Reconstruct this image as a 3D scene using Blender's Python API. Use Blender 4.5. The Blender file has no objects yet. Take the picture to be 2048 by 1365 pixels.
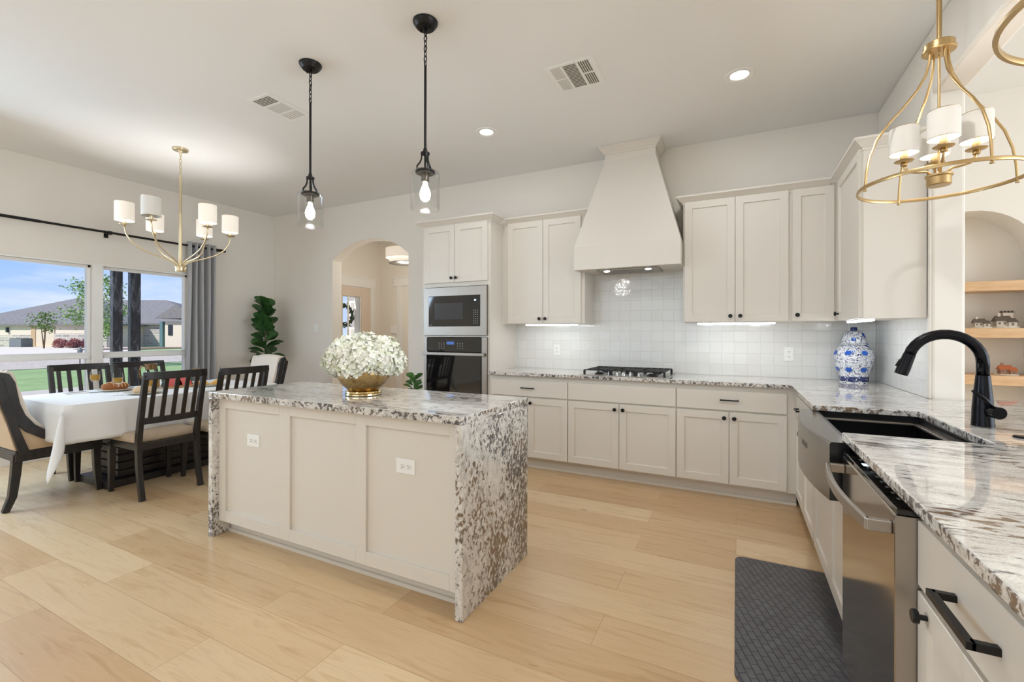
import bpy, bmesh, math, random
from mathutils import Vector, Matrix
random.seed(7)
PI = math.pi
SC = bpy.context.scene
COL = SC.collection

# ------------------------------------------------------------------ camera, exposure, world, sun, added fill lights
F_PX, HORIZON, YAW, CAM_Z, ROLL = 897.75, 668.2, 0.46357, 1.28355, -0.0017
cd = bpy.data.cameras.new('camera'); cam = bpy.data.objects.new('camera', cd); COL.objects.link(cam)
cd.sensor_width = 36.0; cd.lens = F_PX / 2048 * 36.0
cd.shift_y = -(682.5 - HORIZON) / 2048; cd.clip_start = 0.05; cd.clip_end = 500
_r = Vector((math.cos(YAW), math.sin(YAW), 0)); _u = Vector((0, 0, 1)); _f = Vector((-math.sin(YAW), math.cos(YAW), 0))
_r2 = _r * math.cos(ROLL) - _u * math.sin(ROLL); _u2 = _r * math.sin(ROLL) + _u * math.cos(ROLL)
cam.matrix_world = Matrix(((_r2.x, _u2.x, -_f.x, 0), (_r2.y, _u2.y, -_f.y, 0), (_r2.z, _u2.z, -_f.z, CAM_Z), (0, 0, 0, 1)))
SC.camera = cam
vs = SC.view_settings
vs.view_transform = 'Standard'; vs.look = 'None'; vs.gamma = 1.0; vs.use_curve_mapping = False
vs.exposure = 0.32
SC.cycles.max_bounces = 9; SC.cycles.diffuse_bounces = 5; SC.cycles.glossy_bounces = 4
SC.cycles.transparent_max_bounces = 12; SC.cycles.transmission_bounces = 6
SC.cycles.caustics_reflective = False; SC.cycles.caustics_refractive = False
SC.cycles.sample_clamp_indirect = 6.0
SC.cycles.use_denoising = True

w = bpy.data.worlds.new('world'); SC.world = w; w.use_nodes = True
nt = w.node_tree; nt.nodes.clear()
def wn(t, **k):
    n = nt.nodes.new(t)
    for a, b in k.items(): setattr(n, a, b)
    return n
tc = wn('ShaderNodeTexCoord'); sep = wn('ShaderNodeSeparateXYZ'); nt.links.new(tc.outputs['Generated'], sep.inputs[0])
cr = wn('ShaderNodeValToRGB'); nt.links.new(sep.outputs['Z'], cr.inputs[0])
e = cr.color_ramp.elements
e[0].position = 0.0; e[0].color = (0.62, 0.76, 1.0, 1)
e[1].position = 0.45; e[1].color = (0.16, 0.34, 0.86, 1)
m = cr.color_ramp.elements.new(0.13); m.color = (0.33, 0.55, 1.0, 1)
mp = wn('ShaderNodeMapping'); mp.inputs['Scale'].default_value = (2.2, 2.2, 9.0); nt.links.new(tc.outputs['Generated'], mp.inputs[0])
nz = wn('ShaderNodeTexNoise'); nz.inputs['Scale'].default_value = 1.7; nz.inputs['Detail'].default_value = 8; nz.inputs['Roughness'].default_value = 0.6
nt.links.new(mp.outputs[0], nz.inputs['Vector'])
cr2 = wn('ShaderNodeValToRGB'); nt.links.new(nz.outputs['Fac'], cr2.inputs[0])
cr2.color_ramp.elements[0].position = 0.44; cr2.color_ramp.elements[0].color = (0, 0, 0, 1)
cr2.color_ramp.elements[1].position = 0.72; cr2.color_ramp.elements[1].color = (0.85, 0.85, 0.85, 1)
mx = wn('ShaderNodeMixRGB'); nt.links.new(cr2.outputs[0], mx.inputs[0]); nt.links.new(cr.outputs[0], mx.inputs[1]); mx.inputs[2].default_value = (0.95, 0.97, 1.0, 1)
bg = wn('ShaderNodeBackground'); bg.inputs['Strength'].default_value = 0.85; nt.links.new(mx.outputs[0], bg.inputs['Color'])
wo = wn('ShaderNodeOutputWorld'); nt.links.new(bg.outputs[0], wo.inputs[0])

def add_light(name, kind, loc, power, color=(1, 1, 1), direction=None, **k):
    d = bpy.data.lights.new(name, kind); d.energy = power; d.color = color
    for a, b in k.items(): setattr(d, a, b)
    o = bpy.data.objects.new(name, d); COL.objects.link(o); o.location = loc
    if direction is not None:
        o.rotation_euler = Vector(direction).to_track_quat('-Z', 'Y').to_euler()
    return o
add_light('sun', 'SUN', (0, -20, 30), 4.2, (1.0, 0.95, 0.88), (0.15, 0.75, -0.70), angle=0.02)
# unseen area lights added to brighten the room: right, left and behind the viewer
add_light('added_fill_living', 'AREA', (6.40, 1.30, 1.55), 190, (0.72, 0.86, 1.0), (-1, 0, 0.0), shape='RECTANGLE', size=4.2, size_y=2.3)
add_light('added_fill_left', 'AREA', (-6.22, 0.55, 1.35), 92, (0.58, 0.78, 1.0), (1, 0, -0.5), shape='RECTANGLE', size=1.4, size_y=2.1)
add_light('added_fill_rear', 'AREA', (-2.7, -4.50, 1.55), 52, (0.66, 0.83, 1.0), (0, 1, -0.1), shape='RECTANGLE', size=5.0, size_y=2.2)
add_light('added_fill_rear', 'AREA', (3.4, -4.50, 1.55), 12, (0.70, 0.85, 1.0), (0, 1, -0.1), shape='RECTANGLE', size=3.0, size_y=2.2)

# ------------------------------------------------------------------ material helpers
def srgb(r, g, b):
    f = lambda c: (c / 255 / 12.92) if c / 255 <= 0.04045 else ((c / 255 + 0.055) / 1.055) ** 2.4
    return (f(r), f(g), f(b), 1)
class Mat:
    def __init__(s, name, color=(0.8, 0.8, 0.8, 1), rough=0.5, metal=0.0, **k):
        s.m = bpy.data.materials.new(name); s.m.use_nodes = True; s.t = s.m.node_tree
        s.b = s.t.nodes['Principled BSDF']; s.out = s.t.nodes['Material Output']
        s.b.inputs['Base Color'].default_value = color; s.b.inputs['Roughness'].default_value = rough; s.b.inputs['Metallic'].default_value = metal
        for a, v in k.items(): s.b.inputs[a.replace('_', ' ')].default_value = v
    def n(s, t, **k):
        x = s.t.nodes.new(t)
        for a, b in k.items():
            if a in x.inputs: x.inputs[a].default_value = b
            else: setattr(x, a, b)
        return x
    def l(s, a, b): s.t.links.new(a, b)
    def coord(s, scale=(1, 1, 1), rot=(0, 0, 0), loc=(0, 0, 0)):
        c = s.n('ShaderNodeTexCoord'); mp = s.n('ShaderNodeMapping')
        mp.inputs['Scale'].default_value = scale; mp.inputs['Rotation'].default_value = rot; mp.inputs['Location'].default_value = loc
        s.l(c.outputs['Object'], mp.inputs[0]); return mp.outputs[0]
    def noise(s, vec, scale, detail=3, rough=0.5, dist=0.0):
        x = s.n('ShaderNodeTexNoise'); x.inputs['Scale'].default_value = scale; x.inputs['Detail'].default_value = detail
        x.inputs['Roughness'].default_value = rough; x.inputs['Distortion'].default_value = dist; s.l(vec, x.inputs['Vector']); return x.outputs['Fac']
    def ramp(s, fac, stops):
        r = s.n('ShaderNodeValToRGB'); s.l(fac, r.inputs[0]); el = r.color_ramp.elements
        el[0].position, el[0].color = stops[0]; el[1].position, el[1].color = stops[-1]
        for p, c in stops[1:-1]:
            x = el.new(p); x.color = c
        return r.outputs[0]
    def mix(s, fac, a, b, mode='MIX'):
        x = s.n('ShaderNodeMixRGB', blend_type=mode)
        for i, v in enumerate((fac, a, b)):
            if hasattr(v, 'is_linked') or isinstance(v, bpy.types.NodeSocket): s.l(v, x.inputs[i])
            else: x.inputs[i].default_value = v
        return x.outputs[0]
    def base(s, sock): s.l(sock, s.b.inputs['Base Color']); return s
    def bump(s, sock, strength=0.2, dist=0.01):
        x = s.n('ShaderNodeBump'); x.inputs['Strength'].default_value = strength; x.inputs['Distance'].default_value = dist
        s.l(sock, x.inputs['Height']); s.l(x.outputs[0], s.b.inputs['Normal']); return s
def g1(v): return (v, v, v, 1)
M = {}
def mk(key, name, *a, **k):
    M[key] = Mat(name, *a, **k); return M[key]

x = mk('wall', 'painted_drywall', srgb(234, 228, 219), 0.85); x.bump(x.noise(x.coord(), 60, 4), 0.10, 0.004)
x = mk('ceil', 'ceiling_paint', srgb(238, 237, 235), 0.9); x.bump(x.noise(x.coord(), 45, 3), 0.06, 0.004)
mk('foyer', 'warm_foyer_paint', srgb(236, 230, 220), 0.8)
mk('trimw', 'white_trim_paint', srgb(238, 236, 232), 0.45)
x = mk('cab', 'cabinet_paint', srgb(220, 213, 203), 0.38); x.bump(x.noise(x.coord(), 90, 2), 0.02, 0.002)
mk('white', 'white_plastic', srgb(240, 239, 236), 0.35)
mk('slot', 'dark_slots', srgb(70, 68, 64), 0.6)
mk('black', 'matte_black_metal', srgb(26, 25, 25), 0.38, 0.4)
mk('steel', 'brushed_steel', srgb(168, 161, 153), 0.42, 1.0)
mk('steeld', 'dark_steel', srgb(120, 114, 106), 0.32, 1.0)
mk('dwsteel', 'dishwasher_steel', srgb(178, 168, 156), 0.12, 1.0)
mk('bglass', 'black_appliance_glass', srgb(14, 14, 15), 0.05, 0.0, Coat_Weight=0.5)
mk('bglass2', 'window_appliance_glass', srgb(58, 60, 64), 0.08)
mk('cooksteel', 'cooktop_steel', srgb(205, 203, 200), 0.22, 1.0)
mk('iron', 'cast_iron', srgb(40, 40, 41), 0.6, 0.3)
mk('brass', 'brushed_brass', srgb(190, 162, 116), 0.33, 1.0)
mk('brassp', 'pale_champagne_brass', srgb(214, 198, 164), 0.30, 1.0)
mk('mint', 'display_light', (0, 0, 0, 1), 0.5, Emission_Color=(0.6, 0.85, 1.0, 1), Emission_Strength=1.6)
mk('marks', 'control_markings', srgb(150, 150, 150), 0.5)
mk('led', 'led_bar_light', (1, 1, 1, 1), 0.5, Emission_Color=(0.92, 0.96, 1.0, 1), Emission_Strength=13.0)
mk('can', 'recessed_lamp_light', (1, 1, 1, 1), 0.5, Emission_Color=(1.0, 0.95, 0.86, 1), Emission_Strength=7.0)
mk('bulb', 'glowing_bulb', (1, 1, 1, 1), 0.5, Emission_Color=(1.0, 0.93, 0.80, 1), Emission_Strength=8.0)
x = mk('shade', 'linen_shade_lit', srgb(240, 232, 220), 0.9, Emission_Color=(1.0, 0.91, 0.80, 1), Emission_Strength=0.27)
x.bump(x.noise(x.coord((1, 1, 0.12)), 260, 2), 0.3, 0.002)
x = mk('shade2', 'linen_shade_over_bar', srgb(232, 226, 217), 0.9, Emission_Color=(1.0, 0.92, 0.82, 1), Emission_Strength=0.05)
x.bump(x.noise(x.coord((1, 1, 0.12)), 260, 2), 0.3, 0.002)
mk('shadein', 'shade_lining_lit', (1, 1, 1, 1), 0.9, Emission_Color=(1.0, 0.95, 0.84, 1), Emission_Strength=0.8)
x = mk('shadeoff', 'linen_shade_unlit', srgb(232, 228, 222), 0.9); x.bump(x.noise(x.coord((1, 1, 0.12)), 260, 2), 0.3, 0.002)

def thin_glass(name, tint=(1, 1, 1, 1), refl=0.10, limit=1.0):
    a = Mat(name); a.t.nodes.remove(a.b)
    tr = a.n('ShaderNodeBsdfTransparent'); tr.inputs['Color'].default_value = tint
    gl = a.n('ShaderNodeBsdfGlossy'); gl.inputs['Roughness'].default_value = 0.02
    fr = a.n('ShaderNodeLayerWeight'); fr.inputs['Blend'].default_value = refl
    ms = a.n('ShaderNodeMixShader'); mu = a.n('ShaderNodeMath', operation='MULTIPLY'); a.l(fr.outputs['Fresnel'], mu.inputs[0]); mu.inputs[1].default_value = limit; a.l(mu.outputs[0], ms.inputs[0]); a.l(tr.outputs[0], ms.inputs[1]); a.l(gl.outputs[0], ms.inputs[2])
    a.l(ms.outputs[0], a.out.inputs['Surface']); return a
M['glass'] = thin_glass('window_glass', (0.97, 0.98, 0.98, 1), 0.06)
M['glass2'] = thin_glass('clear_glass', (0.975, 0.98, 0.98, 1), 0.18, 0.30)
M['screen'] = thin_glass('insect_screened_glass', (0.84, 0.85, 0.86, 1), 0.05)

# light oak planks, running along X
x = mk('floor', 'oak_plank_floor', srgb(214, 180, 132), 0.30)
v = x.coord()
br = x.n('ShaderNodeTexBrick'); x.l(v, br.inputs['Vector']); br.offset = 0.37; br.offset_frequency = 2; br.squash = 1.0
br.inputs['Scale'].default_value = 1.0; br.inputs['Brick Width'].default_value = 1.45; br.inputs['Row Height'].default_value = 0.225
br.inputs['Mortar Size'].default_value = 0.0012; br.inputs['Mortar Smooth'].default_value = 0.3; br.inputs['Bias'].default_value = 0.0
br.inputs['Color1'].default_value = g1(0.0); br.inputs['Color2'].default_value = g1(1.0); br.inputs['Mortar'].default_value = g1(0.5)
sp = x.n('ShaderNodeSeparateColor'); x.l(br.outputs['Color'], sp.inputs[0])
tone = x.ramp(sp.outputs[0], [(0.0, srgb(200, 167, 127)), (0.35, srgb(209, 179, 139)), (0.7, srgb(215, 187, 148)), (1.0, srgb(222, 197, 160))])
ma = x.n('ShaderNodeVectorMath', operation='ADD'); ml = x.n('ShaderNodeVectorMath', operation='SCALE'); ml.inputs['Scale'].default_value = 13.0
cx_ = x.n('ShaderNodeCombineXYZ'); x.l(sp.outputs[0], cx_.inputs[0]); x.l(sp.outputs[0], cx_.inputs[2]); x.l(cx_.outputs[0], ml.inputs[0])
x.l(x.coord((0.9, 9, 1)), ma.inputs[0]); x.l(ml.outputs[0], ma.inputs[1])
gr = x.noise(ma.outputs[0], 2.2, 8, 0.62, 0.9)
grain = x.ramp(gr, [(0.28, srgb(222, 206, 186)), (0.50, (1, 1, 1, 1)), (0.78, srgb(240, 231, 220))])
fine = x.ramp(x.noise(x.coord((3, 90, 1)), 3.0, 4, 0.6), [(0.35, g1(0.88)), (0.65, g1(1.0))])
col = x.mix(0.8, tone, grain, 'MULTIPLY'); col = x.mix(0.35, col, fine, 'MULTIPLY')
col = x.mix(br.outputs['Fac'], col, srgb(164, 130, 96)); x.base(col)
x.bump(x.mix(0.6, fine, br.outputs['Fac'], 'SUBTRACT'), 0.05, 0.002)
rg = x.ramp(gr, [(0.3, g1(0.36)), (0.7, g1(0.27))]); x.l(rg, x.b.inputs['Roughness'])

# speckled white granite with grey-brown streaks
def stone_colour(x, v, dens, fs=1.0, bw=0.5):
    big = x.noise(v, 3.6, 3, 0.5, 0.3)
    sm = x.noise(v, 40 * fs, 6, 0.66, 0.5)
    md = x.noise(v, 17 * fs, 5, 0.60, 0.6)
    fine = x.noise(x.coord((1, 1, 1)), 240, 3, 0.6)
    basec = x.ramp(md, [(0.34, srgb(232, 229, 224)), (0.52, srgb(218, 213, 207)), (0.68, srgb(188, 183, 178))])
    basec = x.mix(0.30, basec, x.ramp(fine, [(0.38, srgb(140, 134, 128)), (0.52, (1, 1, 1, 1))]), 'MULTIPLY')
    s2 = x.n('ShaderNodeMath', operation='MULTIPLY_ADD'); x.l(big, s2.inputs[0]); s2.inputs[1].default_value = bw; s2.inputs[2].default_value = -bw / 2 + dens
    ad = x.n('ShaderNodeMath', operation='ADD'); x.l(sm, ad.inputs[0]); x.l(s2.outputs[0], ad.inputs[1])
    dk = x.ramp(ad.outputs[0], [(0.60, g1(0)), (0.635, g1(1))])
    dkc = x.ramp(x.noise(v, 3.1, 3), [(0.40, srgb(84, 82, 84)), (0.5, srgb(104, 94, 86)), (0.62, srgb(122, 100, 80))])
    gy = x.ramp(ad.outputs[0], [(0.53, g1(0)), (0.61, g1(0.6))])
    return x.mix(dk, x.mix(gy, basec, srgb(166, 161, 156)), dkc)
def granite(key, name, scl, rot=(0, 0, 0), dens=0.0, fs=1.0, edge=True):
    x = mk(key, name, srgb(214, 206, 196), 0.045)
    top = stone_colour(x, x.coord(scl, rot), dens, fs)
    if edge:   # the slab is cut across its bedding at the edges, which shows denser, rounder flecks
        side = stone_colour(x, x.coord((0.9, 0.9, 0.9)), dens + 0.07, 1.25, 0.2)
        tc_ = x.n('ShaderNodeTexCoord'); s_ = x.n('ShaderNodeSeparateXYZ'); x.l(tc_.outputs['Normal'], s_.inputs[0])
        ab = x.n('ShaderNodeMath', operation='ABSOLUTE'); x.l(s_.outputs['Z'], ab.inputs[0])
        top = x.mix(x.ramp(ab.outputs[0], [(0.35, g1(0)), (0.75, g1(1))]), side, top)
    x.base(top)
    x.b.inputs['Coat Weight'].default_value = 0.35; x.b.inputs['Coat Roughness'].default_value = 0.02
granite('granite', 'speckled_granite', (0.34, 1.15, 0.9), (0, 0, 0), 0.02)
granite('granitew', 'speckled_granite_waterfall', (1.0, 1.0, 0.72), (0.5, 0, 0), 0.06, 1.35, False)

# glazed square wall tile
def tile(key, name, axis):
    x = mk(key, name, srgb(226, 226, 223), 0.09)
    c = x.n('ShaderNodeTexCoord'); s_ = x.n('ShaderNodeSeparateXYZ'); x.l(c.outputs['Object'], s_.inputs[0])
    cb = x.n('ShaderNodeCombineXYZ'); x.l(s_.outputs[axis], cb.inputs[0]); x.l(s_.outputs['Z'], cb.inputs[1])
    mp = x.n('ShaderNodeMapping'); mp.inputs['Location'].default_value = (0.013, -0.914 + 0.3, 0); x.l(cb.outputs[0], mp.inputs[0])
    br = x.n('ShaderNodeTexBrick'); x.l(mp.outputs[0], br.inputs['Vector']); br.offset = 0.06; br.offset_frequency = 2
    for a, b in (('Scale', 1.0), ('Brick Width', 0.102), ('Row Height', 0.1), ('Mortar Size', 0.0016), ('Mortar Smooth', 0.3), ('Bias', 0.0)): br.inputs[a].default_value = b
    br.inputs['Color1'].default_value = g1(0.0); br.inputs['Color2'].default_value = g1(1.0); br.inputs['Mortar'].default_value = g1(0.5)
    sp = x.n('ShaderNodeSeparateColor'); x.l(br.outputs['Color'], sp.inputs[0])
    t = x.ramp(sp.outputs[0], [(0, srgb(224, 223, 219)), (1, srgb(229, 229, 226))])
    x.base(x.mix(br.outputs['Fac'], t, srgb(206, 204, 199)))
    wv = x.noise(x.coord(), 13, 3, 0.5)
    h = x.mix(1.0, wv, x.mix(1.0, br.outputs['Fac'], g1(0.5), 'MULTIPLY'), 'SUBTRACT')
    h2 = x.mix(0.10, h, sp.outputs[0], 'ADD')
    x.bump(h2, 0.35, 0.006)
tile('tiley', 'glazed_square_tile', 'X'); tile('tilex', 'glazed_square_tile_side', 'Y')

x = mk('wood', 'dark_espresso_wood', srgb(30, 27, 26), 0.33); x.base(x.ramp(x.noise(x.coord((1, 1, 0.2)), 40, 4), [(0.3, srgb(24, 22, 21)), (0.7, srgb(44, 39, 37))]))
x = mk('linen', 'beige_linen', srgb(176, 158, 136), 0.95); x.base(x.ramp(x.noise(x.coord(), 160, 2), [(0.3, srgb(160, 142, 120)), (0.7, srgb(194, 177, 155))])); x.bump(x.noise(x.coord(), 300, 2), 0.2, 0.002)
x = mk('ivory', 'ivory_upholstery', srgb(226, 214, 200), 0.95); x.bump(x.noise(x.coord(), 220, 2), 0.2, 0.002)
mk('ivorys', 'side_upholstery', srgb(198, 172, 142), 0.95)
x = mk('cloth', 'white_tablecloth', srgb(228, 228, 228), 0.9); x.bump(x.noise(x.coord(), 9, 4), 0.25, 0.02)
x = mk('curt', 'grey_curtain_fabric', srgb(172, 172, 173), 0.8); x.bump(x.noise(x.coord((1, 1, 0.05)), 220, 2), 0.15, 0.002)
x = mk('shelfw', 'natural_maple_shelf', srgb(208, 170, 128), 0.45); x.base(x.ramp(x.noise(x.coord((1.5, 12, 12)), 5, 5, 0.6, 0.6), [(0.3, srgb(196, 154, 110)), (0.7, srgb(222, 186, 146))]))
x = mk('leaf', 'fig_leaf_green', srgb(44, 84, 38), 0.4); x.base(x.ramp(x.noise(x.coord(), 14, 2), [(0.3, srgb(34, 66, 34)), (0.7, srgb(66, 108, 52))]))
mk('leaf2', 'bright_leaf_green', srgb(70, 122, 50), 0.4)
mk('bark', 'brown_bark', srgb(104, 82, 62), 0.9)
mk('pot', 'woven_pot', srgb(150, 126, 96), 0.9)
mk('soil', 'dark_soil', srgb(50, 40, 32), 0.95)
x = mk('petal', 'white_hydrangea_petal', srgb(236, 236, 222), 0.7, Subsurface_Weight=0.0); x.base(x.ramp(x.noise(x.coord(), 26, 3), [(0.32, srgb(206, 214, 170)), (0.46, srgb(238, 238, 224)), (0.62, srgb(246, 244, 236)), (0.75, srgb(240, 226, 208))]))
mk('stemg', 'green_stem', srgb(70, 86, 48), 0.7)
x = mk('gold', 'hammered_gold', srgb(186, 156, 104), 0.28, 1.0)
_n = x.n('ShaderNodeTexVoronoi'); _n.inputs['Scale'].default_value = 55; x.l(x.coord(), _n.inputs['Vector']); x.bump(_n.outputs['Distance'], 0.35, 0.004)
x.base(x.ramp(x.noise(x.coord(), 22, 4), [(0.3, srgb(140, 112, 70)), (0.7, srgb(200, 172, 120))]))
mk('goldp', 'polished_gold', srgb(226, 206, 160), 0.08, 1.0)
x = mk('mat', 'charcoal_rubber_mat', srgb(70, 69, 72), 0.42)
ck = x.n('ShaderNodeTexBrick'); x.l(x.coord((1, 1, 1), (0, 0, PI / 4 + 0.45)), ck.inputs['Vector']); ck.offset = 0.5
for a, b in (('Scale', 1.0), ('Brick Width', 0.05), ('Row Height', 0.03), ('Mortar Size', 0.003), ('Mortar Smooth', 1.0)): ck.inputs[a].default_value = b
ck.inputs['Color1'].default_value = g1(0.5); ck.inputs['Color2'].default_value = g1(1); ck.inputs['Mortar'].default_value = g1(0)
x.bump(ck.outputs['Color'], 0.6, 0.006)
x.base(x.mix(ck.outputs['Fac'], x.ramp(x.noise(x.coord(), 30, 2), [(0.3, srgb(70, 69, 73)), (0.7, srgb(92, 91, 95))]), srgb(52, 51, 54)))
mk('sink', 'gunmetal_sink', srgb(62, 62, 64), 0.28, 0.9)
mk('apron', 'gunmetal_apron', srgb(150, 143, 135), 0.24, 1.0)
x = mk('faucet', 'oil_black_faucet', srgb(24, 24, 28), 0.26, 0.75)
# blue and white porcelain
x = mk('porc', 'blue_white_porcelain', srgb(236, 238, 242), 0.1)
v = x.coord()
n1 = x.ramp(x.noise(v, 24, 3, 0.5, 2.4), [(0.465, g1(0)), (0.485, g1(1)), (0.525, g1(1)), (0.545, g1(0))])
n2 = x.ramp(x.noise(v, 42, 2, 0.5, 1.0), [(0.64, g1(0)), (0.69, g1(1))])
vo = x.n('ShaderNodeTexVoronoi'); vo.inputs['Scale'].default_value = 11.0; x.l(v, vo.inputs['Vector'])
spots = x.ramp(vo.outputs['Distance'], [(0.20, g1(1)), (0.24, g1(0))])
c = x.mix(n1, srgb(236, 238, 242), srgb(38, 52, 104)); c = x.mix(n2, c, srgb(30, 44, 96)); c = x.mix(spots, c, srgb(32, 84, 176)); x.base(c)
x = mk('porcband', 'navy_wave_band', srgb(30, 40, 92), 0.1)
wv = x.n('ShaderNodeTexNoise'); wv.inputs['Scale'].default_value = 45; wv.inputs['Distortion'].default_value = 2.5; x.l(x.coord(), wv.inputs['Vector'])
x.base(x.ramp(wv.outputs['Fac'], [(0.60, srgb(28, 40, 96)), (0.63, srgb(232, 234, 240))]))
mk('porcw', 'white_porcelain', srgb(236, 238, 242), 0.1)
mk('navy', 'navy_glaze', srgb(24, 40, 100), 0.12)
# food
mk('juice', 'orange_drink', srgb(198, 150, 58), 0.15, Transmission_Weight=0.25)
mk('loaf', 'crusty_brown_loaf', srgb(150, 92, 48), 0.8)
mk('score', 'pale_scored_crust', srgb(214, 176, 130), 0.9)
mk('roll', 'pale_floured_bread', srgb(214, 186, 150), 0.85)
mk('crois', 'golden_pastry', srgb(222, 172, 84), 0.6)
mk('melon', 'red_watermelon', srgb(232, 116, 120), 0.4)
mk('rind', 'dark_green_rind', srgb(48, 84, 44), 0.4)
mk('plate', 'stoneware_plate', srgb(214, 204, 188), 0.3)
mk('tray', 'wooden_board', srgb(190, 146, 96), 0.5)
mk('silver', 'polished_cutlery', srgb(200, 200, 200), 0.15, 1.0)
mk('napkin', 'white_napkin', srgb(232, 230, 226), 0.9)
# outside
x = mk('grass', 'lawn_grass', srgb(120, 168, 84), 0.95); x.base(x.ramp(x.noise(x.coord(), 1.2, 8, 0.7), [(0.3, srgb(138, 168, 104)), (0.7, srgb(176, 200, 140))]))
x = mk('gravel', 'white_gravel', srgb(214, 208, 200), 0.95); x.base(x.ramp(x.noise(x.coord(), 6, 6, 0.8), [(0.35, srgb(176, 164, 150)), (0.6, srgb(228, 216, 200))]))
mk('conc', 'pale_concrete', srgb(214, 204, 190), 0.9)
x = mk('mulch', 'brown_mulch', srgb(120, 100, 88), 0.95)
x = mk('shing', 'grey_shingle_roof', srgb(118, 116, 118), 0.95); x.base(x.ramp(x.noise(x.coord((1, 1, 2.5)), 5, 6, 0.75), [(0.3, srgb(96, 94, 97)), (0.7, srgb(142, 139, 139))]))
mk('stucco', 'cream_stucco', srgb(214, 204, 188), 0.9)
x = mk('stone', 'pale_limestone', srgb(198, 194, 188), 0.9)
bk = x.n('ShaderNodeTexBrick'); c_ = x.n('ShaderNodeTexCoord'); s_ = x.n('ShaderNodeSeparateXYZ'); cb = x.n('ShaderNodeCombineXYZ'); x.l(c_.outputs['Object'], s_.inputs[0]); x.l(s_.outputs['X'], cb.inputs[0]); x.l(s_.outputs['Z'], cb.inputs[1]); x.l(cb.outputs[0], bk.inputs['Vector'])
for a, b in (('Scale', 1.0), ('Brick Width', 0.7), ('Row Height', 0.28), ('Mortar Size', 0.02)): bk.inputs[a].default_value = b
bk.inputs['Color1'].default_value = srgb(188, 180, 170); bk.inputs['Color2'].default_value = srgb(150, 146, 144); bk.inputs['Mortar'].default_value = srgb(214, 210, 204); x.base(bk.outputs['Color'])
mk('garage', 'cream_garage_door', srgb(208, 196, 176), 0.7)
mk('beige', 'beige_recess', srgb(184, 158, 126), 0.9)
mk('teal', 'blue_grey_post', srgb(86, 116, 122), 0.7)
mk('dkwin', 'dark_window', srgb(40, 46, 52), 0.1)
mk('acg', 'grey_ac_metal', srgb(108, 116, 120), 0.6)
x = mk('post', 'stained_porch_wood', srgb(52, 46, 44), 0.35); x.base(x.ramp(x.noise(x.coord((2, 2, 0.8), (0, 0.35, 0)), 3.4, 6, 0.65, 2.2), [(0.38, srgb(24, 23, 24)), (0.52, srgb(46, 45, 47)), (0.68, srgb(112, 112, 116))]))
mk('treeleaf', 'fresh_tree_leaf', srgb(122, 150, 84), 0.6)
mk('shrubr', 'red_leaf_shrub', srgb(170, 118, 116), 0.8)
mk('shrubg', 'green_shrub', srgb(100, 130, 70), 0.8)
mk('wreath', 'dark_wreath_leaf', srgb(58, 76, 54), 0.8)
mk('doorp', 'warm_door_paint', srgb(222, 206, 188), 0.5)
mk('cott', 'grey_cottage_ceramic', srgb(196, 184, 168), 0.6); mk('cottr', 'dark_cottage_roof', srgb(96, 84, 74), 0.6)
mk('rust', 'rust_cottage_roof', srgb(176, 96, 56), 0.6); mk('cottb', 'brown_cottage_ceramic', srgb(150, 104, 76), 0.6); mk('cottg', 'cream_cottage_base', srgb(214, 200, 180), 0.6)

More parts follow.
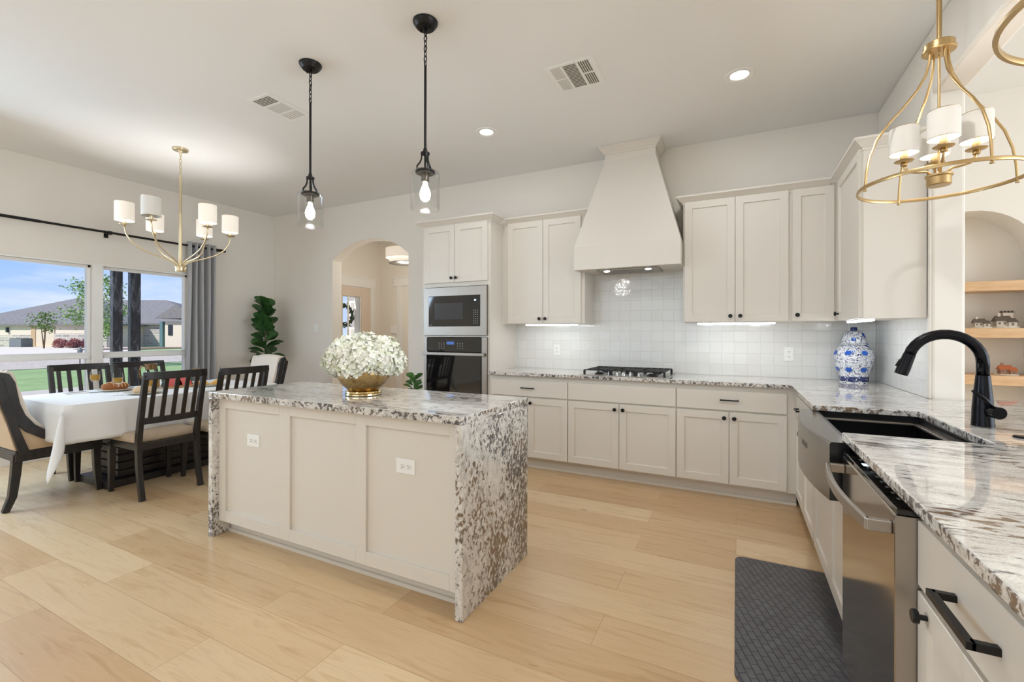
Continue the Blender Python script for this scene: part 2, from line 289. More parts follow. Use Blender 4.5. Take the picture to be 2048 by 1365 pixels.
# ------------------------------------------------------------------ geometry helpers
class G:
    """collects shapes for ONE mesh; T maps local (u, v, w) to place"""
    def __init__(s, T=None): s.v = []; s.f = []; s.T = T
    def add(s, vs, fs):
        o = len(s.v)
        s.v += [s.T(*p) if s.T else tuple(p) for p in vs]; s.f += [tuple(i + o for i in f) for f in fs]
        return s
    def box(s, x0, x1, y0, y1, z0, z1):
        vs = [(x, y, z) for z in (z0, z1) for y in (y0, y1) for x in (x0, x1)]
        return s.add(vs, [(0, 2, 3, 1), (4, 5, 7, 6), (0, 1, 5, 4), (2, 6, 7, 3), (0, 4, 6, 2), (1, 3, 7, 5)])
    def loft(s, rings, cap=True, closed=True):
        n = len(rings[0]); vs = [p for r in rings for p in r]; fs = []
        for i in range(len(rings) - 1):
            for j in range(n if closed else n - 1):
                a, b = i * n + j, i * n + (j + 1) % n
                fs.append((a, b, b + n, a + n))
        if cap: fs += [tuple(range(n - 1, -1, -1)), tuple(range((len(rings) - 1) * n, len(rings) * n))]
        return s.add(vs, fs)
    def lathe(s, prof, c=(0, 0, 0), seg=32, sx=1, sy=1, cap=True):
        rings = [[(c[0] + r * sx * math.cos(2 * PI * k / seg), c[1] + r * sy * math.sin(2 * PI * k / seg), c[2] + z) for k in range(seg)] for r, z in prof]
        return s.loft(rings, cap=cap)
    def cyl(s, p0, p1, r0, r1=None, seg=16):
        r1 = r0 if r1 is None else r1
        return s.tube([p0, p1], [r0, r1], seg)
    def tube(s, pts, r, seg=10, closed=False, flat=1.0):
        pts = [Vector(p) for p in pts]; n = len(pts); rs = r if isinstance(r, (list, tuple)) else [r] * n
        rings = []; up = None
        for i, p in enumerate(pts):
            if closed: t = pts[(i + 1) % n] - pts[i - 1]
            else: t = pts[min(i + 1, n - 1)] - pts[max(i - 1, 0)]
            t.normalize()
            if up is None: up = Vector((0, 0, 1)) if abs(t.z) < 0.9 else Vector((0, 1, 0))
            a = t.cross(up)
            if a.length < 1e-4: a = t.cross(Vector((1, 0.3, 0)))
            a.normalize(); up = a.cross(t).normalized()
            rings.append([tuple(p + (a * math.cos(2 * PI * k / seg) + up * flat * math.sin(2 * PI * k / seg)) * rs[i]) for k in range(seg)])
        if closed: rings.append(rings[0]); return s.loft(rings, cap=False)
        return s.loft(rings)
    def bar(s, pts, wa, wb, side=(0, 1, 0)):
        """square section bar through pts; side = width direction; wa along side, wb across"""
        sd = Vector(side); rings = []; P = [Vector(p) for p in pts]; n = len(P)
        for i, p in enumerate(P):
            t = (P[min(i + 1, n - 1)] - P[max(i - 1, 0)]).normalized(); c = t.cross(sd).normalized()
            a_ = wa[i] if isinstance(wa, (list, tuple)) else wa; b_ = wb[i] if isinstance(wb, (list, tuple)) else wb
            rings.append([tuple(p + sd * (sx * a_ / 2) + c * (sy * b_ / 2)) for sx, sy in ((-1, -1), (1, -1), (1, 1), (-1, 1))])
        return s.loft(rings)
    def prism(s, poly, z0, z1):
        n = len(poly); vs = [(x, y, z0) for x, y in poly] + [(x, y, z1) for x, y in poly]
        return s.add(vs, [tuple(range(n - 1, -1, -1)), tuple(range(n, 2 * n))] + [(i, (i + 1) % n, (i + 1) % n + n, i + n) for i in range(n)])
    def sphere(s, c, r, seg=16, rings=10, sz=1.0, sx=1.0, sy=1.0):
        R = [[(c[0] + r * sx * math.sin(PI * (i + .02) / (rings + .04)) * math.cos(2 * PI * k / seg), c[1] + r * sy * math.sin(PI * (i + .02) / (rings + .04)) * math.sin(2 * PI * k / seg), c[2] - r * sz * math.cos(PI * (i + .02) / (rings + .04))) for k in range(seg)] for i in range(rings + 1)]
        return s.loft(R)
    def ngon(s, pts): return s.add(pts, [tuple(range(len(pts)))])
ORG = {}
def obj(name, g, mat, parent=None, smooth=False, bevel=0.0, seg=2, loc=None, label=None, fix=True, sub=0):
    """one mesh object; vertices are given in place, the origin goes to the root of its thing (or loc)"""
    o0 = ORG.get(parent.name, Vector((0, 0, 0))) if parent else (Vector(loc) if loc else Vector((0, 0, 0)))
    me = bpy.data.meshes.new(name)
    me.from_pydata([tuple(Vector(p) - o0) for p in g.v], [], g.f)
    if fix:
        bm = bmesh.new(); bm.from_mesh(me); bmesh.ops.recalc_face_normals(bm, faces=bm.faces[:]); bm.to_mesh(me); bm.free()
    me.materials.append(M[mat].m)
    o = bpy.data.objects.new(name, me); COL.objects.link(o)
    if parent: o.parent = parent
    else: o.location = o0
    ORG[o.name] = o0
    if smooth:
        for p in me.polygons: p.use_smooth = True
        if smooth == 'auto':
            me.set_sharp_from_angle(angle=math.radians(38))
    if bevel:
        b = o.modifiers.new('Bevel', 'BEVEL'); b.width = bevel; b.segments = seg; b.limit_method = 'ANGLE'; b.angle_limit = math.radians(40)
    if sub:
        b = o.modifiers.new('Sub', 'SUBSURF'); b.levels = sub; b.render_levels = sub
    if label: o['label'] = label
    return o
def tag(o, label, cat, group=None, kind=None):
    o['label'] = label; o['category'] = cat
    if group: o['group'] = group
    if kind: o['kind'] = kind
    return o
def thing(name, label, cat, loc, group=None):
    o = bpy.data.objects.new(name, None); COL.objects.link(o); o.location = loc; o.empty_display_size = 0.1
    ORG[o.name] = Vector(loc)
    return tag(o, label, cat, group)
def struct(name, g, mat, parent=None, **k):
    o = obj(name, g, mat, parent, **k)
    if not parent: o['kind'] = 'structure'
    return o
def dup(root, loc, rz, label, group=None):
    r = root.copy(); COL.objects.link(r); r.location = loc; r.rotation_euler = (0, 0, rz); r['label'] = label
    if group: r['group'] = group
    def rec(a, b):
        for ch in a.children:
            c = ch.copy(); COL.objects.link(c); c.parent = b; rec(ch, c)
    rec(root, r); return r

# frames for fronts: u along the face, v up, w out of the face
def face_my(y): return lambda u, v, w: (u, y - w, v)        # a front that looks towards -Y
def face_mx(x): return lambda u, v, w: (x - w, u, v)        # a front that looks towards -X
def shaker(T, u0, u1, v0, v1, t=0.02, fr=0.058, rec=0.010):
    g = G(T)
    def rect(a, w): return [(u0 + a, v0 + a, w), (u1 - a, v0 + a, w), (u1 - a, v1 - a, w), (u0 + a, v1 - a, w)]
    return g.loft([rect(0, 0), rect(0, t - 0.0015), rect(0.0015, t), rect(fr, t), rect(fr + 0.004, t - rec)])
def slab(T, u0, u1, v0, v1, t=0.02):
    g = G(T)
    def rect(a, w): return [(u0 + a, v0 + a, w), (u1 - a, v0 + a, w), (u1 - a, v1 - a, w), (u0 + a, v1 - a, w)]
    return g.loft([rect(0, 0), rect(0, t - 0.002), rect(0.002, t)])
def knob(T, u, v, parent, t=0.02):
    g = G(T); rings = []
    for r, w in ((0.006, t), (0.006, t + 0.014), (0.0145, t + 0.016), (0.016, t + 0.019), (0.0155, t + 0.026), (0.013, t + 0.028)):
        rings.append([(u + r * math.cos(2 * PI * k / 18), v + r * math.sin(2 * PI * k / 18), w) for k in range(18)])
    g.loft(rings); return obj('knob', g, 'black', parent, smooth='auto')
def pull(T, u, v, parent, L=0.13, t=0.02, s=0.010, off=0.030):
    g = G(T)
    g.box(u - L / 2, u + L / 2, v - s / 2, v + s / 2, t + off - s, t + off)
    for a in (-1, 1): g.box(u + a * (L / 2 - s / 2) - s / 2, u + a * (L / 2 - s / 2) + s / 2, v - s / 2, v + s / 2, t, t + off - s / 2)
    return obj('pull', g, 'black', parent, bevel=0.0012)

# ------------------------------------------------------------------ room shell
XL, XR, XR2, YB, ZC, YR, XF = -6.2875, 1.0, 1.15, 4.4788, 3.048, -4.6, 6.5
CT = 0.914
struct('floor', G().box(XL - .15, XF + .15, YR - .15, 6.95, -0.06, 0), 'floor')
struct('ceiling', G().box(XL - .15, XF + .15, YR - .15, 6.95, ZC, ZC + .12), 'ceil')
WY0, WY1, WY2, WY3, WZ0, WZ1 = 1.42, 2.335, 2.42, 3.30, 0.40, 2.03
g = G(); t = 0.15
g.box(XL - t, XL, YR - .1, WY0, 0, ZC); g.box(XL - t, XL, WY3, YB + .05, 0, ZC)
g.box(XL - t, XL, WY0, WY3, 0, WZ0); g.box(XL - t, XL, WY0, WY3, WZ1, ZC); g.box(XL - t, XL, WY1, WY2, WZ0, WZ1)
struct('wall_left', g, 'wall')
# wall behind the kitchen with the arched opening, and the living-room part with the arched niche
AX0, AX1, ASZ, ARZ = -5.04, -3.70, 2.30, 2.545
def arch_pts(x0, x1, zs, za, n=20):
    hw = (x1 - x0) / 2; rise = za - zs; R = (hw * hw + rise * rise) / (2 * rise); cz = za - R; cx = (x0 + x1) / 2
    a = math.asin(hw / R)
    return [(cx + R * math.sin(-a + 2 * a * i / n), cz + R * math.cos(-a + 2 * a * i / n)) for i in range(n + 1)]
def arch_wall(g, x0, x1, ax0, ax1, zs, za, y0, y1):
    g.box(x0, ax0, y0, y1, 0, ZC); g.box(ax1, x1, y0, y1, 0, ZC)
    A = arch_pts(ax0, ax1, zs, za)
    for (xa, za_), (xb, zb) in zip(A, A[1:]):
        vs = [(xa, y0, za_), (xb, y0, zb), (xb, y0, ZC), (xa, y0, ZC), (xa, y1, za_), (xb, y1, zb), (xb, y1, ZC), (xa, y1, ZC)]
        g.add(vs, [(0, 1, 2, 3), (5, 4, 7, 6), (0, 4, 5, 1), (3, 2, 6, 7)])
g = G(); arch_wall(g, XL, XR2, AX0, AX1, ASZ, ARZ, YB, YB + .16); struct('wall_back', g, 'wall', fix=False)
NX0, NX1, NSZ, NAZ = 1.178, 1.918, 1.848, 2.198
g = G(); arch_wall(g, XR2, XF, NX0, NX1, NSZ, NAZ, YB, YB + .26); g.box(NX0 - .05, NX1 + .05, YB + .24, YB + .36, 0, ZC)
struct('wall_living', g, 'wall', fix=False)
struct('wall_right', G().box(XR, XR2, 3.385, YB, 0, ZC), 'wall', bevel=0.018, seg=3)
struct('trim_1', G().box(XR, XR2, YR, 3.384, 2.662, ZC), 'wall', bevel=0.018, seg=3)     # the dropped header over the bar
struct('wall_peninsula', G().box(XR + .003, XR2 - .003, -0.28, 3.38, 0, 0.872), 'wall')
struct('wall_rear', G().box(XL - .15, XF + .15, YR - .15, YR, 0, ZC), 'wall')
struct('wall_far', G().box(XF, XF + .15, YR, YB + .3, 0, ZC), 'wall')
# foyer
GY0, GY1, GZ0, GZ1 = 5.79, 6.235, .35, 1.965     # glazed opening of the front door
struct('wall_foyer_left', G().box(XL - .15, XL, YB + .05, GY0, 0, ZC).box(XL - .15, XL, GY1, 6.90, 0, ZC).box(XL - .15, XL, GY0, GY1, 0, GZ0).box(XL - .15, XL, GY0, GY1, GZ1, ZC), 'foyer')
struct('wall_foyer_back', G().box(XL, -2.4, 6.74, 6.89, 0, ZC), 'foyer')
struct('wall_foyer_right', G().box(-2.5, -2.4, YB + .16, 6.74, 0, ZC), 'foyer')
struct('trim_2', G().box(-5.83, -5.70, 6.70, 6.74, 0, 2.19).box(-5.90, -4.6, 6.69, 6.74, 2.19, 2.34).box(-5.93, -4.57, 6.68, 6.74, 2.335, 2.36), 'trimw', bevel=.004)
struct('baseboard_left', G().box(XL, XL + .016, YR, YB - .001, 0, .125).box(XL, XL + .012, YR, YB, .125, .135), 'trimw', bevel=.003)
struct('baseboard_back', G().box(XL + .02, AX0, YB - .016, YB, 0, .13).box(AX1, -3.04, YB - .016, YB, 0, .13), 'trimw', bevel=.003)

# left windows
def window(name, y0, y1, seen):
    wf = bpy.data.objects.new(name, None); COL.objects.link(wf); wf.location = (XL - .06, y0, WZ0); wf['kind'] = 'structure'; ORG[wf.name] = Vector(wf.location)
    xo, xi = XL - .115, XL - .045
    g = G()
    g.box(xo, xi, y0, y0 + .028, WZ0, WZ1).box(xo, xi, y1 - .028, y1, WZ0, WZ1).box(xo, xi, y0, y1, WZ0, WZ0 + .03).box(xo, xi, y0, y1, WZ1 - .03, WZ1)
    obj('window_frame', g, 'trimw', wf, bevel=.004)
    obj('sash_rail', G().box(xo + .005, xi + .012, y0 + .02, y1 - .02, 1.005, 1.072).box(xi, xi + .03, y0 + .02, y1 - .02, 1.005, 1.028), 'trimw', wf, bevel=.004)
    obj('pane', G().box(XL - .083, XL - .079, y0 + .02, y1 - .02, 1.06, WZ1 - .02), 'glass', wf)
    obj('pane', G().box(XL - .083, XL - .079, y0 + .02, y1 - .02, WZ0 + .02, 1.01), 'screen', wf, label='lower pane behind an insect screen')
window('window_1', WY0, WY1, True); window('window_2', WY2, WY3, True)
struct('trim_3', G().box(XL, XL + .012, WY1 - .004, WY2 + .004, WZ0, WZ1 + .002).box(XL, XL + .014, WY0 - .02, WY3 + .02, WZ1 - .004, WZ1 + .012).box(XL - .04, XL + .03, WY0 - .03, WY3 + .03, WZ0 - .025, WZ0), 'trimw', bevel=.003)
# unseen window frames, added on solid walls around the fill lights
def added_window(name, cx, cy, cz, wx, wy, h):
    wf = bpy.data.objects.new(name, None); COL.objects.link(wf); wf.location = (cx, cy, cz - h / 2); wf['kind'] = 'structure'; ORG[wf.name] = Vector(wf.location)
    g = G()
    if wx:
        for u in (-wx / 2, -wx / 6, wx / 6, wx / 2): g.box(cx + u - .03, cx + u + .03, cy - .02, cy + .04, cz - h / 2, cz + h / 2)
        for zz in (-h / 2, h / 2): g.box(cx - wx / 2 - .03, cx + wx / 2 + .03, cy - .02, cy + .04, cz + zz - .03, cz + zz + .03)
    else:
        for u in (-wy / 2, -wy / 6, wy / 6, wy / 2): g.box(cx - .04, cx + .02, cy + u - .03, cy + u + .03, cz - h / 2, cz + h / 2)
        for zz in (-h / 2, h / 2): g.box(cx - .04, cx + .02, cy - wy / 2 - .03, cy + wy / 2 + .03, cz + zz - .03, cz + zz + .03)
    obj('window_frame', g, 'trimw', wf)
added_window('added_window_3', XF, 1.30, 1.55, 0, 4.3, 2.4); added_window('added_window_4', -2.7, YR, 1.55, 5.1, 0, 2.3); added_window('added_window_5', 3.4, YR, 1.55, 3.1, 0, 2.3); added_window('added_window_6', XL, 0.55, 1.35, 0, 1.5, 2.2)

# front door in the foyer
d1 = bpy.data.objects.new('door_1', None); COL.objects.link(d1); d1.location = (XL, 6.0, 0); d1['kind'] = 'structure'; ORG[d1.name] = Vector(d1.location)
DX = XL + .012
g = G(); dy0, dy1, gy0, gy1, gz0, gz1 = 5.55, 6.47, GY0, GY1, GZ0, GZ1
g.box(XL, DX + .02, dy0, gy0, 0, 2.13).box(XL, DX + .02, gy1, dy1, 0, 2.13).box(XL, DX + .02, gy0, gy1, 0, gz0).box(XL, DX + .02, gy0, gy1, gz1, 2.13)
obj('door_leaf', g, 'doorp', d1, bevel=.004)
obj('door_glass', G().box(XL + .004, XL + .010, gy0, gy1, gz0, gz1), 'glass', d1)
obj('glass_bar', G().box(XL + .012, XL + .022, 5.915, 5.94, gz0, gz1).box(XL + .012, XL + .020, gy1 - .02, gy1, gz0, gz1), 'trimw', d1)
obj('door_casing', G().box(XL, XL + .02, dy1 + .01, dy1 + .12, 0, 2.15).box(XL, XL + .02, dy0 - .12, dy0 - .01, 0, 2.15).box(XL, XL + .024, dy0 - .14, dy1 + .14, 2.15, 2.32).box(XL, XL + .035, dy0 - .16, dy1 + .16, 2.31, 2.335), 'trimw', d1, bevel=.004)
g = G(); rr = random.Random(3)
for k in range(90):
    a = rr.uniform(0, 2 * PI); R = .175 + rr.uniform(-.04, .04); c = (XL - .19 + rr.uniform(-.015, .015), 6.04 + R * math.cos(a), 1.62 + R * math.sin(a))
    g.tube([c, (c[0], c[1] + .07 * math.cos(a + rr.uniform(.6, 2)), c[2] + .07 * math.sin(a + rr.uniform(.6, 2)))], [.012, .004], 5)
g.tube([(XL - .19, 6.04 + .175 * math.cos(2 * PI * k / 24), 1.62 + .175 * math.sin(2 * PI * k / 24)) for k in range(24)], .02, 6, closed=True)
tag(obj('wreath', g, 'wreath', loc=(XL - .19, 6.04, 1.62)), 'dark leafy wreath hanging on the glazed front door beyond the arch', 'wreath')

# tile backsplash
struct('trim_4', G().box(-2.19, XR - .012, YB - .010, YB - .0005, CT, 1.90), 'tiley')
struct('trim_5', G().box(XR - .010, XR - .0005, 3.40, YB - .011, CT, 1.40), 'tilex')
struct('trim_6', G().box(XR - .012, XR, 3.376, 3.398, CT, 2.43), 'cab', bevel=.003)

# ------------------------------------------------------------------ lower cabinets and worktop
YBOX, XBOX = 3.892, 0.406          # carcass fronts (doors stand 2 cm proud)
TB, TX = face_my(YBOX), face_mx(XBOX)
Z0, ZDT, ZDR, ZT = 0.118, 0.676, 0.690, 0.842
def back_base(name, label, x0, x1, drawer, d0=None, d1=None, knob_right=True):
    t = thing(name, label, 'cabinet', ((x0 + x1) / 2, YBOX, 0), 'lower cabinets along the tiled wall')
    obj('body', G().box(x0, x1, YBOX, YB - .012, .105, .883), 'cab', t)
    obj('toe_kick', G().box(x0, x1, YBOX + .075, YBOX + .095, 0, .106).box(x0, x1, YBOX + .063, YBOX + .075, 0, .02), 'cab', t)
    a0, a1 = (d0 if d0 is not None else x0 + .005), (d1 if d1 is not None else x1 - .005)
    dr = obj('drawer_front' if drawer else 'false_front', slab(TB, a0, a1, ZDR, ZT), 'cab', t)
    if drawer: pull(TB, (a0 + a1) / 2, (ZDR + ZT) / 2 + .005, dr)
    mid = (a0 + a1) / 2
    for u0, u1, ku in ((a0, mid - .002, mid - .035), (mid + .002, a1, mid + .035)):
        dd = obj('door', shaker(TB, u0, u1, Z0, ZDT), 'cab', t); knob(TB, ku, ZDT - .045, dd)
    return t
back_base('base_cabinet', 'white lower cabinet next to the oven tower, half hidden by the island', -2.187, -1.370, True, -2.165, -1.374)
back_base('base_cabinet', 'white lower cabinet under the gas cooktop, plain false front without a pull', -1.370, -0.438, False, -1.366, -0.442)
back_base('base_cabinet', 'white lower cabinet by the inner corner with a black bar pull over two doors', -0.438, 0.404, True, -0.434, 0.335)
def right_base(name, label, y0, y1, top=.883): 
    t = thing(name, label, 'cabinet', (XBOX, (y0 + y1) / 2, 0), 'lower cabinets of the peninsula')
    obj('body', G().box(XBOX, XR - .001, y0, y1, .105, top), 'cab', t)
    obj('toe_kick', G().box(XBOX + .075, XBOX + .095, y0, y1, 0, .106).box(XBOX + .063, XBOX + .075, y0, y1, 0, .02), 'cab', t)
    return t
t = right_base('base_cabinet', 'white corner cabinet between the tiled wall run and the apron sink', 2.985, 3.890)
dr = obj('drawer_front', slab(TX, 3.02, 3.80, ZDR, ZT), 'cab', t); pull(TX, 3.60, (ZDR + ZT) / 2, dr)
for u0, u1, ku in ((3.02, 3.425, 3.39), (3.429, 3.84, 3.465)):
    dd = obj('door', shaker(TX, u0, u1, Z0, ZDT), 'cab', t); knob(TX, ku, ZDT - .045, dd)
t = right_base('base_cabinet', 'white sink cabinet with two doors below the curved apron sink', 2.005, 2.985, .655)
for u0, u1, ku in ((2.025, 2.508, 2.47), (2.512, 2.975, 2.55)):
    dd = obj('door', shaker(TX, u0, u1, Z0, .645), 'cab', t)
t = right_base('base_cabinet', 'white drawer cabinet nearest the viewer with a long black pull', 0.20, 1.388)
dr = obj('drawer_front', slab(TX, 0.62, 1.386, ZDR, ZT), 'cab', t); pull(TX, 1.095, .766, dr, L=.178, s=.014, off=.044)
dd = obj('door', shaker(TX, 0.62, 1.386, Z0, ZDT), 'cab', t); knob(TX, 1.325, .642, dd)

# worktop, one continuous slab with the sink cut out
poly = [(-2.188, YB - .011), (-2.188, 3.843), (.357, 3.843), (.357, 2.810), (.785, 2.810), (.785, 2.075), (.357, 2.075), (.357, -.3), (1.55, -.3), (1.55, 3.50), (1.16, 3.50), (1.16, 3.374), (.988, 3.374), (.988, YB - .011)]
o = obj('countertop', G().prism(poly, CT - .030, CT), 'granite', bevel=.004, seg=2)
tag(o, 'long speckled granite worktop running along the tiled wall and over the sink peninsula', 'countertop')

# apron sink
t = thing('apron_sink', 'gunmetal farmhouse sink with a curved apron front set in the granite', 'sink', (.55, 2.45, .66))
g = G(); ya, yb = 2.03, 2.87; rings = []
N = 24
for k in range(N + 1):
    y = ya + (yb - ya) * k / N; b = 0.046 * (1 - ((y - 2.45) / .42) ** 2); xf = .312 - b
    rings.append([(xf, y, .664), (xf, y, .874), (xf + .006, y, .882), (.372, y, .882), (.372, y, .664)])
obj('apron', G().loft(rings, cap=False), 'apron', t, smooth='auto')
for k_ in (0, -1): obj('apron_end', G().ngon(rings[k_]), 'sink', t)
x0, x1, y0, y1, zb, zt, th = .372, .80, 2.05, 2.835, .668, .8825, .012
g = G(); g.box(x0, x1, y0, y1, zb, zb + th).box(x0, x0 + th, y0, y1, zb, zt).box(x1 - th, x1, y0, y1, zb, zt).box(x0, x1, y0, y0 + th, zb, zt).box(x0, x1, y1 - th, y1, zb, zt)
obj('basin', g, 'sink', t, bevel=.003)
obj('ledge', G().box(x1 - th - .025, x1 - th, y0 + th, y1 - th, zt - .04, zt - .03).box(x0 + th, x1 - th, y1 - th - .02, y1 - th, zt - .04, zt - .03), 'steel', t, bevel=.002)
fc = bpy.data.curves.new('lettering', 'FONT'); fc.body = 'KRAUS'; fc.size = .034; fc.extrude = .0006; fc.materials.append(M['steeld'].m)
tmp = bpy.data.objects.new('lettering_curve', fc); COL.objects.link(tmp); bpy.context.view_layer.update()
fm = bpy.data.meshes.new_from_object(tmp.evaluated_get(bpy.context.evaluated_depsgraph_get())); bpy.data.objects.remove(tmp); bpy.data.curves.remove(fc)
fo = bpy.data.objects.new('lettering', fm); COL.objects.link(fo); fo.parent = t
fo.rotation_euler = (PI / 2, 0, -PI / 2 + .045); fo.location = Vector((.2655, 2.40, .792)) - Vector((.55, 2.45, .66))

# faucet
t = thing('kitchen_faucet', 'tall black gooseneck faucet standing behind the apron sink', 'faucet', (.892, 2.475, CT))
fx, fy = .892, 2.475
obj('faucet_body', G().lathe([(.036, 0), (.036, .006), (.0345, .02), (.033, .075), (.029, .13), (.0235, .19), (.0225, .203), (.022, .205)], (fx, fy, CT), 28), 'faucet', t, smooth='auto')
pts = [(fx, fy, 1.115), (fx, fy, 1.170)]; R = .117
for k in range(0, 15):
    a = PI * k / 14 * .93; pts.append((fx - R + R * math.cos(a), fy, 1.170 + R * math.sin(a) * .98))
obj('spout', G().tube(pts, .0205, 18), 'faucet', t, smooth=True)
p = Vector(pts[-1]); dirv = (Vector(pts[-1]) - Vector(pts[-2])).normalized()
g = G().tube([p - dirv * .004, p + dirv * .012, p + dirv * .06, p + dirv * .085, p + dirv * .088], [.0215, .022, .0245, .024, .020], 18)
g.tube([p + dirv * .02 + Vector((-.02, 0, 0)), p + dirv * .05 + Vector((-.024, 0, -.002))], [.007, .009], 8)
obj('spray_head', g, 'faucet', t, smooth='auto')
g = G().cyl((fx, fy, CT + .068), (fx + .012, fy - .058, CT + .066), .0155, .0155, 18).cyl((fx + .012, fy - .058, CT + .066), (fx + .017, fy - .085, CT + .065), .023, .0235, 22)
obj('handle', g, 'faucet', t, smooth='auto')
obj('lever', G().tube([(fx + .012, fy - .066, CT + .075), (fx - .018, fy - .066, CT + .115), (fx - .055, fy - .068, CT + .148)], [.0075, .007, .0062], 10), 'faucet', t, smooth=True)
tag(obj('air_gap_cap', G().lathe([(.024, 0), (.024, .004), (.021, .007), (.001, .0075)], (.916, 2.255, CT), 24), 'faucet', smooth='auto', loc=(.916, 2.255, CT)), 'low round black cap on the granite right of the faucet', 'cap')

# dishwasher
t = thing('dishwasher', 'stainless dishwasher with a curved bar handle beside the apron sink', 'dishwasher', (.40, 1.69, 0))
DXF, DY0, DY1 = .345, 1.392, 1.992
obj('door', G().box(DXF, DXF + .055, DY0, DY1, .11, .845), 'dwsteel', t, bevel=.004)
obj('side_trim', G().box(DXF + .001, DXF + .055, DY0 - .002, DY0 - .0002, .112, .844), 'steel', t)
obj('control_panel', G().box(DXF + .004, DXF + .055, DY0 + .001, DY1 - .001, .845, .860), 'bglass', t, bevel=.002)
for k in range(9): obj('touch_mark', G().box(DXF + .026, DXF + .032, DY0 + .08 + k * .05, DY0 + .094 + k * .05, .860, .8605), 'marks', t)
obj('display', G().box(DXF + .022, DXF + .036, 1.80, 1.83, .860, .8606), 'mint', t)
obj('tub', G().box(.41, .96, DY0 + .006, DY1 - .006, .10, .868), 'steeld', t)
obj('toe_panel', G().box(.47, .49, DY0 + .006, DY1 - .006, .0, .10), 'bglass', t)
pts = []; 
for k in range(13):
    s_ = k / 12; y = 1.415 + (1.965 - 1.415) * s_; pts.append((DXF - .048 - .022 * math.sin(PI * s_), y, .805))
g = G().bar(pts, .030, .014, side=(0, 0, 1))
g.box(DXF - .052, DXF, 1.410, 1.432, .790, .820).box(DXF - .052, DXF, 1.948, 1.970, .790, .820)
obj('handle', g, 'steel', t, bevel=.003)

# kitchen mat
g = G(); mx0, mx1, my0, my1, r = -.005, .455, 1.84, 2.885, .05
P = []
for cx, cy, a0 in ((mx1 - r, my1 - r, 0), (mx0 + r, my1 - r, PI / 2), (mx0 + r, my0 + r, PI), (mx1 - r, my0 + r, 1.5 * PI)):
    P += [(cx + r * math.cos(a0 + k * PI / 12), cy + r * math.sin(a0 + k * PI / 12)) for k in range(7)]
tag(obj('floor_mat', g.prism(P, 0.0, .014), 'mat', bevel=.006, loc=(.225, 2.36, 0)), 'black cushioned floor mat with a basket-weave surface in front of the sink', 'mat')

# cooktop
t = thing('gas_cooktop', 'steel gas cooktop with black grates and five knobs set in the granite', 'cooktop', (-.885, 4.16, CT))
cx0, cx1, cy0, cy1 = -1.267, -.503, 3.905, 4.425
obj('cooktop_plate', G().box(cx0, cx1, cy0, cy1, CT, CT + .006), 'cooksteel', t, bevel=.003)
for gx0, gx1 in ((cx0 + .03, cx0 + .275), (cx0 + .275, cx1 - .275), (cx1 - .275, cx1 - .03)):
    g = G(); zt_ = CT + .046; mid = gx0 + .1 < -0.9 and gx1 - .1 > -.9
    yf = cy0 + (.15 if mid else .03)
    for a, b in ((gx0 + .006, yf), (gx1 - .006, yf), (gx0 + .006, cy1 - .03), (gx1 - .006, cy1 - .03)): g.box(a - .009, a + .009, b - .009, b + .009, CT + .006, zt_)
    g.box(gx0 + .002, gx1 - .002, yf - .006, yf + .006, zt_ - .004, zt_ + .004).box(gx0 + .002, gx1 - .002, cy1 - .038, cy1 - .024, zt_ - .004, zt_ + .004)
    n = 5
    for k in range(n): 
        xx = gx0 + .010 + (gx1 - gx0 - .02) * k / (n - 1); g.box(xx - .004, xx + .004, yf, cy1 - .03, zt_ - .003, zt_ + .003)
    for k in range(1, 5):
        yy = yf + (cy1 - .03 - yf) * k / 5; g.box(gx0 + .004, gx1 - .004, yy - .004, yy + .004, zt_ - .003, zt_ + .003)
    obj('grate', g, 'iron', t, bevel=.002)
for bx, by, br_ in ((-1.12, 4.03, .035), (-1.12, 4.30, .042), (-.885, 4.24, .055), (-.65, 4.03, .042), (-.65, 4.30, .035)):
    obj('burner', G().lathe([(br_ + .006, 0), (br_ + .006, .005), (br_ * .8, .006), (br_ * .8, .014), (br_ * .7, .017), (.002, .017)], (bx, by, CT + .006), 20), 'iron', t, smooth='auto')
for k in range(5):
    kx = -.885 + (k - 2) * .062; ky = 3.965 + .0 * k
    obj('knob', G().lathe([(.021, 0), (.021, .006), (.017, .008), (.0165, .026), (.014, .029), (.001, .029)], (kx, ky, CT + .006), 20).box(kx - .003, kx + .003, ky - .016, ky + .016, CT + .03, CT + .040), 'cooksteel', t, smooth='auto')

# ginger jar
t = thing('ginger_jar', 'blue and white porcelain lidded jar in the corner of the worktop', 'jar', (.812, 4.285, CT))
jc = (.812, 4.285, CT)
obj('body', G().lathe([(a_ * .83, b_ * .98) for a_, b_ in [(.108, .0), (.110, .004), (.110, .048), (.118, .075), (.140, .13), (.152, .185), (.152, .215), (.140, .25), (.118, .278), (.098, .292), (.088, .298), (.088, .306)]], jc, 48), 'porc', t, smooth='auto')
obj('foot_band', G().lathe([(a_ * .83, b_ * .98) for a_, b_ in [(.1105, .010), (.1118, .012), (.1118, .046), (.1105, .048)]], jc, 48), 'porcband', t, smooth='auto')
ld = obj('lid', G().lathe([(a_ * .83, b_ * .98) for a_, b_ in [(.110, .298), (.111, .304), (.092, .308), (.092, .330), (.090, .350), (.075, .385), (.050, .402), (.020, .406), (.001, .407)]], jc, 40), 'porc', t, smooth='auto')
obj('knob', G().lathe([(a_ * .83, b_ * .98) for a_, b_ in [(.026, .404), (.028, .410), (.026, .430), (.022, .434), (.001, .435)]], jc, 24), 'navy', ld, smooth='auto')
g = G()
